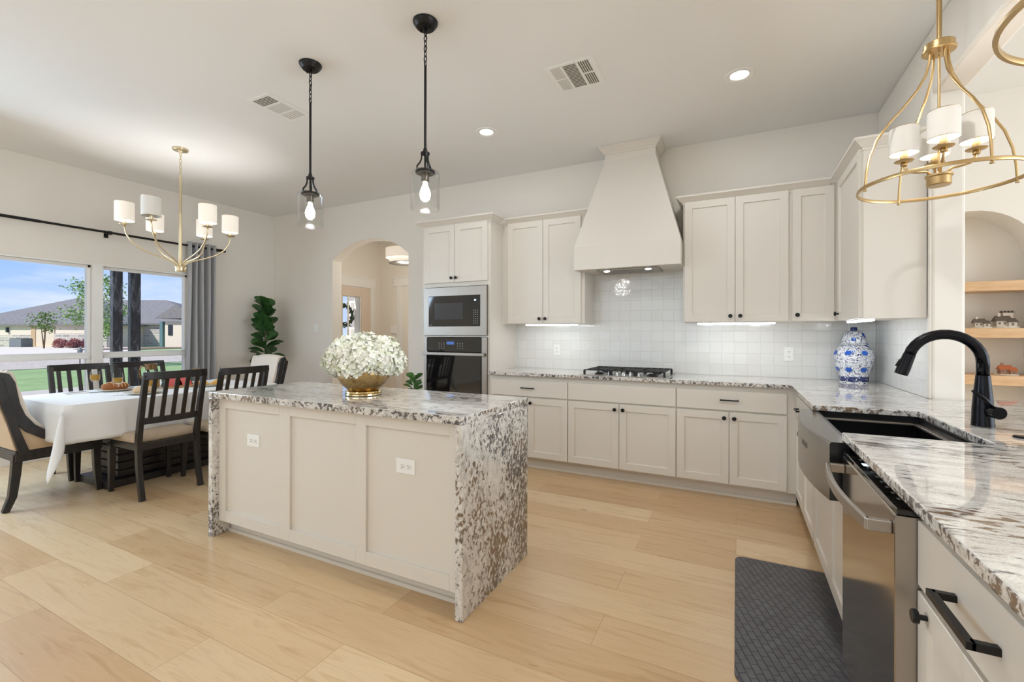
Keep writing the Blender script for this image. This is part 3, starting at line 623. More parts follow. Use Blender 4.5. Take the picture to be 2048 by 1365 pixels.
for az in (-2.03, -1.2, -2.9, 0.2, 1.2, 2.2):
    for zz, rr_ in ((.235, .150), (.105, .1335)):
        ring = []
        for k in range(16):
            a = 2 * PI * k / 16; s_ = 1 + .18 * math.cos(6 * a); th_ = az + .026 / rr_ * math.cos(a) * s_; z_ = zz + .018 * math.sin(a) * s_
            rad = rr_ + .0035 if zz > .2 else rr_ + (z_ - zz) * .40 + .004
            if zz > .2: rad = rr_ - (z_ - zz) * .55 + .0015
            ring.append((jc[0] + rad * .83 * math.cos(th_), jc[1] + rad * .83 * math.sin(th_), jc[2] + z_ * .98))
        g.ngon(ring)
mk('royal', 'royal_blue_glaze', srgb(36, 92, 190), .12)
obj('medallion', g, 'royal', t)

# outlets and switches
def outlet(label, T, u, v, horizontal=False, name='outlet', sw=False, wide=False):
    p = T(u, v, 0); t = thing(name, label, 'outlet' if not sw else 'switch', p)
    a, b = (.058, .036) if horizontal else (.036, .058)
    if wide: a = .058
    g = G(T)
    def rect(s_, w): return [(u - a + s_, v - b + s_, w), (u + a - s_, v - b + s_, w), (u + a - s_, v + b - s_, w), (u - a + s_, v + b - s_, w)]
    g.loft([rect(0, 0), rect(0, .003), rect(.002, .005)]); obj('cover_plate', g, 'white', t)
    for s_ in (-1, 1):
        du, dv = (s_ * .019, 0) if horizontal else (0, s_ * .019)
        if sw:
            du, dv = (s_ * .022 if wide else 0, 0)
            if not wide and s_ > 0: continue
            obj('rocker', G(T).box(u + du - .014, u + du + .014, v - .03, v + .03, .005, .008), 'white', t, bevel=.001); continue
        f = obj('socket', G(T).box(u + du - .014, u + du + .014, v + dv - .014, v + dv + .014, .005, .007), 'white', t, bevel=.002)
        gg = G(T)
        if horizontal: gg.box(u + du - .004, u + du + .004, v - .008, v - .005, .007, .0075).box(u + du - .004, u + du + .004, v + .005, v + .008, .007, .0075).box(u + du + .008, u + du + .012, v - .002, v + .002, .007, .0075)
        else: gg.box(u - .008, u - .005, v + dv - .003, v + dv + .006, .007, .0075).box(u + .005, u + .008, v + dv - .003, v + dv + .006, .007, .0075).box(u - .002, u + .002, v + dv - .011, v + dv - .007, .007, .0075)
        obj('slot', gg, 'slot', f)
    return t
TW = face_my(YB - .010); TW0 = face_my(YB)
outlet('white outlet on the tile between the oven tower and the cooktop', TW, -1.70, 1.115)
outlet('white outlet on the tile left of the blue and white jar', TW, .40, 1.115)
outlet('white switch plate on the plain wall left of the arched opening', TW0, -5.366, 1.366, name='light_switch', sw=True)

# ------------------------------------------------------------------ tall oven tower and its appliances
YU = 4.155; YT = 3.905; TT = face_my(YT)
t = thing('oven_tower_cabinet', 'tall white cabinet housing the microwave and the wall oven', 'cabinet', (-2.61, YT, 0))
X0, X1 = -3.03, -2.19
g = G(); g.box(X0, X0 + .03, YT, YB - .002, .1, 2.43).box(X1 - .03, X1, YT, YB - .002, .1, 2.43); a_, b_ = X0 + .0305, X1 - .0305; yb2 = YB - .002
g.box(a_, b_, YT, yb2 - .03, 1.775, 2.429).box(a_, b_, yb2 - .029, yb2, .1, 2.43).box(a_, b_, YT, yb2 - .03, .1005, .53).box(a_, b_, YT, yb2 - .03, 1.250, 1.266)
obj('body', g, 'cab', t)
obj('toe_kick', G().box(X0, X1, YT + .075, YT + .095, 0, .1), 'cab', t)
mid = -2.612
for u0, u1, ku in ((-2.998, mid - .002, mid - .028), (mid + .002, -2.222, mid + .028)):
    dd = obj('door', shaker(TT, u0, u1, 1.818, 2.412), 'cab', t); knob(TT, ku, 1.862, dd)
dd = obj('drawer_front', slab(TT, -2.998, -2.222, .13, .50), 'cab', t); pull(TT, mid, .42, dd)
def crown(name, parent, path, z0=2.405, closed=False):
    """path: outline of the carcass seen from above, mitred; the moulding grows outwards to the right of travel"""
    prof = [(0, 0), (.006, 0), (.006, .012), (.014, .018), (.026, .030), (.040, .044), (.050, .052), (.054, .054), (.054, .068), (0, .068)]
    P = [Vector((a, b)) for a, b in path]; rings = []
    for i, p in enumerate(P):
        nrm = []
        if i > 0: d = (P[i] - P[i - 1]).normalized(); nrm.append(Vector((d.y, -d.x)))
        if i < len(P) - 1: d = (P[i + 1] - P[i]).normalized(); nrm.append(Vector((d.y, -d.x)))
        n = nrm[0] if len(nrm) == 1 else (nrm[0] + nrm[1]) / (1 + nrm[0].dot(nrm[1]))
        rings.append([(p.x + n.x * o_, p.y + n.y * o_, z0 + h_) for o_, h_ in prof])
    return obj(name, G().loft(rings), 'cab', parent)
crown('crown_moulding', t, [(X0, YB - .002), (X0, YT), (X1, YT), (X1, YU - .062)], 2.412)

t = thing('microwave', 'built-in stainless microwave above the wall oven', 'microwave', (-2.61, YT, 1.267))
u0, u1, v0, v1 = -2.994, -2.222, 1.268, 1.768
obj('trim_frame', G(TT).loft([[(u0, v0, 0), (u1, v0, 0), (u1, v1, 0), (u0, v1, 0)], [(u0, v0, .030), (u1, v0, .030), (u1, v1, .030), (u0, v1, .030)], [(u0 + .066, v0 + .092, .030), (u1 - .072, v0 + .092, .030), (u1 - .072, v1 - .092, .030), (u0 + .066, v1 - .092, .030)], [(u0 + .066, v0 + .092, .016), (u1 - .072, v0 + .092, .016), (u1 - .072, v1 - .092, .016), (u0 + .066, v1 - .092, .016)]]), 'steel', t, bevel=.002)
dr = obj('door', G(TT).box(u0 + .068, u1 - .074, v0 + .094, v1 - .094, .012, .034), 'bglass', t, bevel=.002)
obj('window', G(TT).box(u0 + .145, u1 - .275, v0 + .165, v1 - .165, .034, .0345), 'bglass2', dr)
g = G(TT); rr = random.Random(5)
for r_ in range(7):
    for c_ in range(3): g.box(u1 - .150 + c_ * .022, u1 - .140 + c_ * .022, v0 + .120 + r_ * .022, v0 + .126 + r_ * .022, .034, .0345)
g.box(u0 + .08, u0 + .115, v0 + .104, v0 + .109, .034, .0345)
obj('keypad', g, 'marks', t)
obj('display', G(TT).box(u1 - .140, u1 - .118, v1 - .150, v1 - .135, .034, .0346), 'mint', t)

t = thing('wall_oven', 'black glass and steel wall oven below the microwave', 'oven', (-2.61, YT, .54))
v0, v1 = .545, 1.248
obj('frame', G(TT).box(u0, u0 + .045, v0, v1, 0, .022).box(u1 - .060, u1, v0, v1, 0, .022).box(u0, u1, v0, v0 + .05, 0, .022), 'steel', t, bevel=.002)
obj('control_panel', G(TT).box(u0 + .036, u1 - .06, 1.098, 1.240, 0, .026), 'bglass', t, bevel=.002)
g = G(TT)
for r_ in range(4):
    for c_ in range(3):
        g.box(-2.80 + c_ * .03, -2.789 + c_ * .03, 1.128 + r_ * .018, 1.134 + r_ * .018, .026, .0264)
        g.box(-2.57 + c_ * .03, -2.559 + c_ * .03, 1.128 + r_ * .018, 1.134 + r_ * .018, .026, .0264)
obj('keypad', g, 'marks', t)
mk('bluedisp', 'blue_clock_display', (0, 0, 0, 1), .3, Emission_Color=(.08, .22, .7, 1), Emission_Strength=.5)
obj('display', G(TT).box(-2.70, -2.61, 1.172, 1.202, .026, .0266), 'bluedisp', t)
dr = obj('door', G(TT).box(u0 + .036, u1 - .062, .60, 1.062, 0, .030), 'bglass', t, bevel=.003)
obj('handle', G(TT).box(u0 - .006, u1 - .012, 1.060, 1.090, .045, .062).box(u0 + .02, u0 + .045, 1.062, 1.088, .02, .05).box(u1 - .06, u1 - .035, 1.062, 1.088, .02, .05), 'steel', dr, bevel=.004)

# ------------------------------------------------------------------ wall cabinets
YU = 4.155; TU = face_my(YU); U0, U1 = 1.385, 2.420
def upper(name, label, x0, x1, doors, z0=U0):
    t = thing(name, label, 'cabinet', ((x0 + x1) / 2, YB, z0), 'wall cabinets around the hood')
    obj('body', G().box(x0, x1, YU, YB - .011, z0, 2.44), 'cab', t)
    for u0, u1, ku in doors:
        dd = obj('door', shaker(TU, u0, u1, z0 + .004, U1), 'cab', t); knob(TU, ku, z0 + .05, dd)
    return t
t = upper('wall_cabinet', 'white two-door wall cabinet between the oven tower and the hood', -2.189, -1.300, ((-2.118, -1.728, -1.758), (-1.724, -1.334, -1.694)))
crown('crown_moulding', t, [(-2.138, YU), (-1.300, YU), (-1.300, YB - .012)])
t = upper('wall_cabinet', 'white two-door wall cabinet right of the hood with a light bar below', -.414, .378, ((-.400, -.012, -.045), (-.008, .367, .028)))
crown('crown_moulding', t, [(-.414, YB - .012), (-.414, YU), (.378, YU)])
t = upper('wall_cabinet', 'narrow single-door white wall cabinet beside the inner corner', .378, .690, ((.392, .664, .425),))
crown('crown_moulding', t, [(.378, YU), (.636, YU)])
t = thing('wall_cabinet', 'white wall cabinet on the side wall above the blue and white jar', 'cabinet', (.84, 3.78, U0), 'wall cabinets around the hood')
obj('body', G().box(.690, XR - .013, 3.405, YU - .001, U0, 2.44), 'cab', t)
TV = face_mx(.690)
dd = obj('door', shaker(TV, 3.410, 4.060, U0 + .004, U1), 'cab', t); knob(TV, 4.02, U0 + .05, dd)
obj('end_panel', G().box(.690, XR - .013, 3.400, 3.406, U0 - .004, 2.43), 'cab', t, bevel=.002)
crown('crown_moulding', t, [(.690, YU - .055), (.690, 3.400), (XR - .013, 3.400)])

# under-cabinet light bars
def bar(label, x0, x1, y0, y1):
    g = G().box(x0, x1, y0, y1, U0 - .018, U0 - .001)
    o = thing('light_bar', label, 'light', ((x0 + x1) / 2, (y0 + y1) / 2, U0), 'light bars under the wall cabinets')
    obj('housing', G().box(x0 - .004, x1 + .004, y0 - .004, y1 + .004, U0 - .006, U0 - .001), 'white', o)
    obj('diffuser', G().box(x0, x1, y0, y1, U0 - .018, U0 - .006), 'led', o, bevel=.003)
    return o
bar('glowing light bar under the wall cabinet left of the cooktop', -1.93, -1.385, YU + .02, YU + .05)
bar('glowing light bar under the wall cabinet right of the cooktop', -.30, .28, YU + .02, YU + .05)
bar('glowing light bar under the side wall cabinet over the jar', .72, .76, 3.46, 4.02)

# ------------------------------------------------------------------ range hood
t = thing('range_hood', 'tall tapered white hood above the gas cooktop', 'hood', (-.885, 4.2, 1.875))
hx0, hx1, hy = -1.352, -.418, 3.985; nx0, nx1, ny = -1.118, -.655, 4.20; zb, zk, zn = 1.875, 2.085, 2.915; yb_ = YB - .011
g = G()
def hr(a, b, y, z): return [(a, y, z), (b, y, z), (b, yb_, z), (a, yb_, z)]
g.loft([hr(hx0, hx1, hy, zb), hr(hx0, hx1, hy, zk), hr(nx0, nx1, ny, zn), hr(nx0, nx1, ny, ZC - .001)])
obj('canopy', g, 'cab', t)
pr = [(0, 0), (.008, .0), (.008, .012), (.020, .022), (.034, .040), (.048, .054), (.052, .056), (.052, .070), (0, .070)]
rings = []
for (px_, py_), (nx_, ny_) in (((nx0, yb_), (-1, 0)), ((nx0, ny), (-1, -1)), ((nx1, ny), (1, -1)), ((nx1, yb_), (1, 0))):
    rings.append([(px_ + nx_ * a, py_ + ny_ * a, ZC - .0715 + b) for a, b in pr])
obj('crown_moulding', G().loft(rings), 'cab', t)
ins = obj('insert', G().box(-1.16, -.61, 4.06, 4.36, zb - .012, zb - .001), 'steel', t, bevel=.004)
obj('filter', G().box(-1.08, -.89, 4.11, 4.30, zb - .015, zb - .012).box(-.88, -.69, 4.11, 4.30, zb - .015, zb - .012), 'steeld', ins)
for lx in (-1.07, -.70): obj('lamp', G().lathe([(.026, -.018), (.026, -.012)], (lx, 4.095, zb), 20), 'can', ins)

# ------------------------------------------------------------------ island
IX0, IX1, IY0, IY1 = -2.984, -1.085, 1.680, 2.376
t = thing('island_countertop', 'speckled granite waterfall slab over both ends of the island', 'countertop', ((IX0 + IX1) / 2, (IY0 + IY1) / 2, 0))
obj('top_slab', G().box(IX0, IX1, IY0, IY1, CT - .038, CT), 'granite', t, bevel=.003)
obj('waterfall_end', G().box(IX1 - .038, IX1, IY0, IY1, 0, CT - .0382), 'granitew', t, bevel=.003)
obj('waterfall_end', G().box(IX0, IX0 + .038, IY0, IY1, 0, CT - .0382), 'granitew', t, bevel=.003)
t = thing('island_cabinet', 'white panelled island cabinet between two granite ends', 'cabinet', ((IX0 + IX1) / 2, 2.03, 0))
px0, px1, py = IX0 + .0385, IX1 - .0385, 1.722
obj('body', G().box(px0, px1, py + .02, IY1 - .02, .095, CT - .039), 'cab', t)
TI = face_my(py + .02)
g = G(TI); zs0, zs1, zr0, zr1 = .095, .874, .165, .812
cuts = [(-2.880, -2.366), (-2.276, -1.766), (-1.696, -1.182)]
st = [px0] + [c for q in cuts for c in q] + [px1]
for a, b in zip(st[0::2], st[1::2]): g.box(a, b, zs0, zs1, 0, .02)
for a, b in cuts: g.box(a, b, zs0, zr0, 0, .02).box(a, b, zr1, zs1, 0, .02)
obj('front_panel', g, 'cab', t, bevel=.0015)
obj('recessed_panel', G(TI).box(cuts[0][0], cuts[0][1], zr0, zr1, 0, .006).box(cuts[1][0], cuts[1][1], zr0, zr1, 0, .006).box(cuts[2][0], cuts[2][1], zr0, zr1, 0, .006), 'cab', t)
obj('toe_kick', G().box(px0, px1, 1.80, 1.82, 0, .096).box(px0, px1, 1.787, 1.80, 0, .02), 'cab', t)
TI2 = face_my(py + .014)
outlet('white outlet on the left panel of the island', TI2, -2.620, .632, True)
outlet('white outlet on the right panel of the island', TI2, -1.448, .632, True)

# gold bowl and hydrangeas
bc = (-2.02, 2.03, CT)
t = thing('flower_bowl', 'hammered gold footed bowl holding white hydrangeas on the island', 'bowl', bc)
obj('bowl', G().lathe([(.080, .026), (.090, .034), (.130, .070), (.152, .112), (.158, .145), (.154, .170), (.148, .176), (.142, .170), (.140, .145), (.118, .075), (.08, .045), (.002, .04)], bc, 48), 'gold', t, smooth=True)
obj('foot', G().lathe([(.100, 0), (.106, .004), (.106, .012), (.100, .016), (.106, .020), (.104, .026), (.080, .030), (.001, .030)], bc, 40), 'goldp', t, smooth='auto')
heads = [(0, 0, .275, .105), (-.120, .03, .258, .100), (.115, .04, .258, .100), (.0, .12, .25, .105), (-.03, -.10, .245, .104), (.09, -.09, .228, .098), (-.150, -.05, .195, .085), (.160, -.01, .205, .082), (.035, -.135, .190, .080), (.12, .11, .20, .09), (-.12, .11, .20, .09), (-.10, -.115, .215, .082)]
def hyd(c, R, n, rnd):
    g = G()
    for k in range(n):
        zf = 1 - 2 * (k + .5) / n; ph = k * 2.39996
        nrm = Vector((math.sqrt(1 - zf * zf) * math.cos(ph), math.sqrt(1 - zf * zf) * math.sin(ph), zf))
        p = Vector(c) + nrm * R * rnd.uniform(.86, 1.02)
        nrm = (nrm + Vector((rnd.uniform(-.5, .5), rnd.uniform(-.5, .5), rnd.uniform(-.5, .5)))).normalized()
        a = nrm.orthogonal().normalized(); b = nrm.cross(a); s0 = rnd.uniform(0, 1.5); L = rnd.uniform(.017, .024)
        for q in range(4):
            th = s0 + q * PI / 2; d = a * math.cos(th) + b * math.sin(th); e_ = b * math.cos(th) - a * math.sin(th); lift = nrm * rnd.uniform(.001, .008)
            g.add([tuple(p - nrm * .002), tuple(p + d * L * .55 + e_ * L * .48 + lift * .6), tuple(p + d * L * .95 + e_ * L * .25 + lift), tuple(p + d * L * .95 - e_ * L * .25 + lift), tuple(p + d * L * .55 - e_ * L * .48 + lift * .6)], [(0, 1, 2, 3, 4)])
    return g
rnd = random.Random(11)
for hx, hy_, hz, R in heads:
    c = (bc[0] + hx, bc[1] + hy_, bc[2] + hz)
    t = thing('hydrangea', 'full white hydrangea head in the gold bowl on the island', 'flower', c, 'hydrangea heads in the gold bowl')
    obj('petals', hyd(c, R, int(150 * (R / .11) ** 2), rnd), 'petal', t, fix=False)
    obj('core', G().sphere(c, R * .80, 12, 8), 'petal', t, smooth=True)
    tgt = (bc[0] + hx * .25, bc[1] + hy_ * .25, CT + .06)
    obj('stem', G().cyl(c, tgt, .006, .006, 6), 'stemg', t)

# ------------------------------------------------------------------ ceiling fittings
def can_light(label, x, y, grp, lamp=True, power=3):
    t = thing('recessed_light', label, 'light', (x, y, ZC), grp)
    obj('trim_ring', G().lathe([(.056, -.002), (.062, -.006), (.090, -.006), (.094, -.002), (.094, -.0005), (.056, -.0005), (.056, -.002)], (x, y, ZC), 36, cap=False), 'white', t, smooth='auto')
    obj('lens', G().lathe([(.056, -.0035), (.056, -.001)], (x, y, ZC), 32), 'can', t)
    add_light('recessed_lamp', 'AREA', (x, y, ZC - .012), power, (.93, .97, 1.0), (0, 0, -1), shape='DISK', size=.11).parent = None
    return t
can_light('lit round recessed ceiling light between the pendants and the hood', -1.955, 3.405, 'recessed lights')
can_light('lit round recessed ceiling light right of the large air vent', .016, 3.42, 'recessed lights')
for x_, y_, pw_ in ((-1.955, .0, 3), (.016, 1.65, 16), (-4.6, -.6, 9), (-1.955, -2.2, 11), (.016, -2.2, 11), (3.6, .9, 6), (3.2, -1.0, 8), (5.2, 1.0, 8)):  # unseen ceiling lights, added to give the room more light
    can_light('added round recessed ceiling light out of view, brightening the open room', x_, y_, 'added ceiling lights out of view', power=pw_)

def vent(label, x, y, sx, sy, sections):
    t = thing('ceiling_vent', label, 'vent', (x, y, ZC))
    g = G().box(x - sx, x + sx, y - sy, y + sy, ZC - .006, ZC - .0005); obj('plate', g, 'white', t, bevel=.003)
    for (a, b, c_, d_, along, n, m) in sections:
        x0_, x1_, y0_, y1_ = x + a * sx, x + b * sx, y + c_ * sy, y + d_ * sy
        g = G()
        for k in range(n):
            if along == 'x': yy = y0_ + (y1_ - y0_) * (k + .5) / n; g.box(x0_, x1_, yy - (y1_ - y0_) / n * .27, yy + (y1_ - y0_) / n * .27, ZC - .0075, ZC - .006)
            else: xx = x0_ + (x1_ - x0_) * (k + .5) / n; g.box(xx - (x1_ - x0_) / n * .27, xx + (x1_ - x0_) / n * .27, y0_, y1_, ZC - .0075, ZC - .006)
        obj('louver', g, m, t)
mk('ventd', 'dark_vent_gap', srgb(112, 106, 92), .8); mk('ventl', 'pale_vent_gap', srgb(204, 200, 194), .8)
vent('square white air vent with dark louvers near the hood', -.985, 2.925, .165, .165,
     [(-.80, -.36, -.85, -.06, 'y', 5, 'ventl'), (-.80, -.36, .06, .85, 'y', 5, 'ventl'), (-.26, .26, -.85, .85, 'x', 17, 'ventd'), (.36, .80, -.85, -.06, 'y', 5, 'ventd'), (.36, .80, .06, .85, 'y', 5, 'ventd')])
vent('slim rectangular white air vent near the left pendant', -3.19, 2.325, .125, .19,
     [(-.70, .70, -.86, -.40, 'x', 6, 'ventd'), (-.70, .70, -.28, .26, 'x', 9, 'ventl'), (-.70, .70, .38, .84, 'y', 6, 'ventl')])

def chain(g, p0, p1, link=.040, r=.0028, wd=.009):
    p0, p1 = Vector(p0), Vector(p1); L = (p1 - p0).length; n = max(1, int(round(L / (link * .78))))
    for k in range(n):
        c = p0 + (p1 - p0) * ((k + .5) / n); h = L / n * .64
        ax = Vector((1, 0, 0)) if k % 2 else Vector((0, 1, 0))
        g.tube([tuple(c + ax * wd * math.cos(a) + Vector((0, 0, 1)) * h * math.sin(a)) for a in [2 * PI * i / 12 for i in range(12)]], r, 6, closed=True)
def pendant(label, x, y):
    t = thing('pendant_light', label, 'pendant light', (x, y, ZC), 'glass pendants over the island')
    obj('canopy', G().lathe([(.070, -.0005), (.070, -.006), (.064, -.018), (.050, -.034), (.012, -.036), (.012, -.050), (.001, -.052)], (x, y, ZC), 32).cyl((x + .03, y, 3.016), (x + .03, y, 3.0), .006, .006, 8).cyl((x - .03, y, 3.016), (x - .03, y, 3.0), .006, .006, 8), 'black', t, smooth='auto')
    g = G(); chain(g, (x, y, 2.998), (x, y, 2.795)); g.tube([(x, y, 3.0), (x + .008, y, 2.93), (x - .008, y, 2.86), (x, y, 2.79)], .0018, 6); obj('chain', g, 'black', t, smooth=True)
    obj('rod', G().cyl((x, y, 2.80), (x, y, 2.30), .0075, .0075, 12).lathe([(.010, 0), (.012, .004), (.012, .02), (.008, .03)], (x, y, 2.305), 14), 'black', t, smooth='auto')
    g = G().lathe([(.0255, 0), (.0255, .010), (.020, .012)], (x, y, 2.298), 20)
    for k in range(3):
        a = .4636 + PI + 2 * PI * k / 3 + .0
        ca, sa = math.cos(a), math.sin(a); rd = [(.020, 2.298), (.021, 2.275), (.030, 2.252), (.043, 2.238), (.046, 2.232), (.046, 2.200)]
        g.bar([(x + r_ * ca, y + r_ * sa, z_) for r_, z_ in rd], .011, .006, side=(-sa, ca, 0))
    g.cyl((x, y, 2.30), (x, y, 2.20), .006, .006, 10).lathe([(.055, .0), (.055, .010), (.050, .012)], (x, y, 2.194), 26)
    obj('holder', g, 'black', t, smooth='auto')
    obj('socket', G().lathe([(.048, .0), (.048, .004), (.022, .006), (.022, -.040), (.018, -.045)][::-1], (x, y, 2.188), 22), 'steeld', t, smooth='auto')
    z1, z0 = 2.198, 1.986
    obj('glass_shade', G().lathe([(.079, z0), (.082, z0), (.082, z1 - .012), (.076, z1), (.050, z1 + .001), (.050, z1 - .003), (.074, z1 - .004), (.079, z1 - .014), (.079, z0)], (x, y, 0), 48, cap=False), 'glass2', t, smooth='auto')
    obj('bulb', G().lathe([(.012, 0), (.014, -.02), (.028, -.055), (.031, -.075), (.026, -.098), (.012, -.112), (.001, -.115)], (x, y, 2.145), 22), 'bulb', t, smooth=True)
    add_light('pendant_lamp', 'POINT', (x, y, 2.005), 5, (.96, .98, 1.0), shadow_soft_size=.03)
    return t
pendant('black rod pendant with a clear glass shade over the left half of the island', -2.499, 2.039)
pendant('black rod pendant with a clear glass shade over the right half of the island', -1.576, 2.051)

def shade_on(parent, c, r, h, lit=True, name='shade', seg=30, power=.6, cloth='shade'):
    """open drum shade: cloth outside, bright lining inside"""
    x, y, z = c
    g = G(); g.loft([[(x + r * math.cos(2 * PI * k / seg), y + r * math.sin(2 * PI * k / seg), z + q) for k in range(seg)] for q in (0, h)], cap=False)
    s_ = obj(name, g, cloth if lit else 'shadeoff', parent, smooth=True, fix=False)
    r2 = r - .002; g = G(); g.loft([[(x + r2 * math.cos(-2 * PI * k / seg), y + r2 * math.sin(-2 * PI * k / seg), z + q) for k in range(seg)] for q in (0.001, h - .001)], cap=False)
    if lit and power: add_light('shade_lamp', 'POINT', (x, y, z + h * .55), power, (1.0, .98, .95), shadow_soft_size=.02)
    obj('lining', g, 'shadein' if lit else 'shadeoff', s_, fix=False)
    for q in (0, h): obj('rim', G().tube([(x + r * math.cos(2 * PI * k / seg), y + r * math.sin(2 * PI * k / seg), z + q) for k in range(seg)], .0014, 6, closed=True), 'brassp', s_)
    return s_

# dining chandelier
def dining_chandelier(x, y):
    t = thing('chandelier', 'pale brass six-arm chandelier with small drum shades above the dining table', 'chandelier', (x, y, ZC))
    obj('canopy', G().lathe([(.064, -.0005), (.064, -.012), (.058, -.02), (.02, -.024), (.008, -.04), (.001, -.042)], (x, y, ZC), 32), 'brassp', t, smooth='auto')
    g = G(); chain(g, (x, y, 3.008), (x, y, 2.795)); obj('chain', g, 'brassp', t, smooth=True)
    obj('stem', G().lathe([(.006, 2.80), (.010, 2.79), (.011, 2.45), (.014, 2.44), (.0125, 2.43), (.014, 2.0), (.014, 1.98)][::-1], (x, y, 0), 16), 'brassp', t, smooth='auto')
    obj('hub', G().lathe([(.005, 1.868), (.040, 1.870), (.044, 1.878), (.044, 1.905), (.050, 1.908), (.050, 1.916), (.02, 1.925), (.015, 1.99)], (x, y, 0), 28), 'brassp', t, smooth='auto')
    for k in range(6):
        a = 1.099 + k * PI / 3; ca, sa = math.cos(a), math.sin(a)
        prof = [(.030, 1.915), (.040, 1.945), (.060, 1.962), (.11, 1.985), (.20, 2.018), (.29, 2.060), (.355, 2.115), (.393, 2.180), (.405, 2.240), (.405, 2.262)]
        arm = obj('arm', G().tube([(x + r_ * ca, y + r_ * sa, z_) for r_, z_ in prof], .0065, 8), 'brassp', t, smooth=True)
        cx_, cy_ = x + .405 * ca, y + .405 * sa
        obj('drip_cup', G().lathe([(.010, 0), (.040, .006), (.043, .010), (.012, .010), (.014, .016), (.014, .055), (.001, .055)], (cx_, cy_, 2.258), 22), 'brassp', arm, smooth='auto')
        lit = k != 4
        s_ = shade_on(t, (cx_, cy_, 2.300), .072, .165, lit, power=2.3)
    return t
dining_chandelier(-4.757, 2.420)

# brass cage chandeliers over the peninsula
def cage(label, x, y, a0):
    t = thing('cage_chandelier', label, 'chandelier', (x, y, ZC), 'brass cage chandeliers over the peninsula')
    obj('canopy', G().lathe([(.065, -.0005), (.065, -.014), (.055, -.02), (.01, -.022), (.001, -.04)], (x, y, ZC), 32), 'brass', t, smooth='auto')
    g = G(); chain(g, (x, y, 3.01), (x, y, 2.845), link=.045, r=.0035, wd=.011); obj('chain', g, 'brass', t, smooth=True)
    obj('stem', G().cyl((x, y, 2.85), (x, y, 2.63), .010, .010, 14).cyl((x, y, 2.58), (x, y, 2.04), .0055, .0055, 10).lathe([(.012, 0), (.015, .004), (.015, .016), (.010, .02)], (x, y, 2.838), 14), 'brass', t, smooth='auto')
    obj('top_plate', G().lathe([(.001, 2.588), (.058, 2.590), (.062, 2.594), (.062, 2.600), (.056, 2.604), (.056, 2.628), (.052, 2.632), (.001, 2.633)], (x, y, 0), 32), 'brass', t, smooth='auto')
    R = .300
    rim = G(); seg = 64; rr_ = []
    for k in range(seg):
        a = 2 * PI * k / seg; rr_.append([(x + (R + o_) * math.cos(a), y + (R + o_) * math.sin(a), 1.985 + h_) for o_, h_ in ((-.004, -.0075), (.004, -.0075), (.0058, 0), (.004, .0075), (-.004, .0075), (-.0058, 0))])
    rr_.append(rr_[0]); obj('ring', rim.loft(rr_, cap=False), 'brass', t, smooth='auto')
    for k in range(4):
        a = a0 + k * PI / 2; ca, sa = math.cos(a), math.sin(a)
        prof = [(.036, 2.592), (.038, 2.55), (.052, 2.490), (.085, 2.425), (.140, 2.350), (.200, 2.280), (.250, 2.205), (.280, 2.125), (.293, 2.050), (.298, 1.975)]
        obj('rib', G().tube([(x + r_ * ca, y + r_ * sa, z_) for r_, z_ in prof], .0056, 8).lathe([(.008, 0), (.008, .006)], (x + .298 * ca, y + .298 * sa, 1.966), 10), 'brass', t, smooth='auto')
    obj('hub', G().lathe([(.001, 1.972), (.040, 1.972), (.044, 1.976), (.044, 2.010), (.050, 2.014), (.050, 2.022), (.01, 2.030)], (x, y, 0), 28), 'brass', t, smooth='auto')
    for k in range(4):
        a = a0 + k * PI / 2 - .42; ca, sa = math.cos(a), math.sin(a); q = .122
        prof = [(.022, 2.02), (.040, 2.045), (.075, 2.050), (.102, 2.056), (.118, 2.078), (q, 2.108)]
        arm = obj('arm', G().tube([(x + r_ * ca, y + r_ * sa, z_) for r_, z_ in prof], .0058, 8), 'brass', t, smooth=True)
        cx_, cy_ = x + q * ca, y + q * sa
        obj('drip_cup', G().lathe([(.010, -.018), (.014, -.014), (.014, -.006), (.010, 0), (.034, .004), (.038, .008), (.012, .010), (.015, .012), (.015, .055), (.001, .055)], (cx_, cy_, 2.106), 22), 'brass', arm, smooth='auto')
        shade_on(t, (cx_, cy_, 2.148), .056, .122, True, cloth='shade2')
    return t
cage('brass cage chandelier with four drum shades over the sink', .837, 2.74, .245)
cage('second brass cage chandelier, only its ring showing at the upper right edge', .837, 1.38, .245)

# foyer drum light
fxl, fyl = -4.62, 5.50
t = thing('drum_light', 'cream drum ceiling light glimpsed through the arched opening', 'ceiling light', (fxl, fyl, ZC))
obj('stem', G().cyl((fxl, fyl, ZC - .001), (fxl, fyl, 2.50), .008, .008, 10).lathe([(.06, 0), (.06, .014)], (fxl, fyl, ZC - .016), 24), 'steeld', t, smooth='auto')
shade_on(t, (fxl, fyl, 2.455), .285, .145, True, seg=44, power=0)
obj('inner_shade', G().lathe([(.225, 2.385), (.225, 2.50), (.222, 2.50), (.222, 2.385), (.225, 2.385)], (fxl, fyl, 0), 40, cap=False), 'shade', t, smooth='auto')
obj('frame', G().tube([(fxl + .230 * math.cos(2 * PI * k / 40), fyl + .230 * math.sin(2 * PI * k / 40), 2.378) for k in range(40)], .007, 6, closed=True).lathe([(.225, 2.372), (.001, 2.370)], (fxl, fyl, 0), 36), 'steeld', t, smooth='auto')
add_light('drum_lamp', 'POINT', (fxl, fyl, 2.25), 24, (1.0, .95, .86), shadow_soft_size=.12)
tag(obj('wall_chime', G().box(-5.98, -5.83, 6.705, 6.739, 1.29, 1.43), 'white', bevel=.006, loc=(-5.9, 6.74, 1.36)), 'flat white chime box on the foyer wall beyond the arch', 'chime')

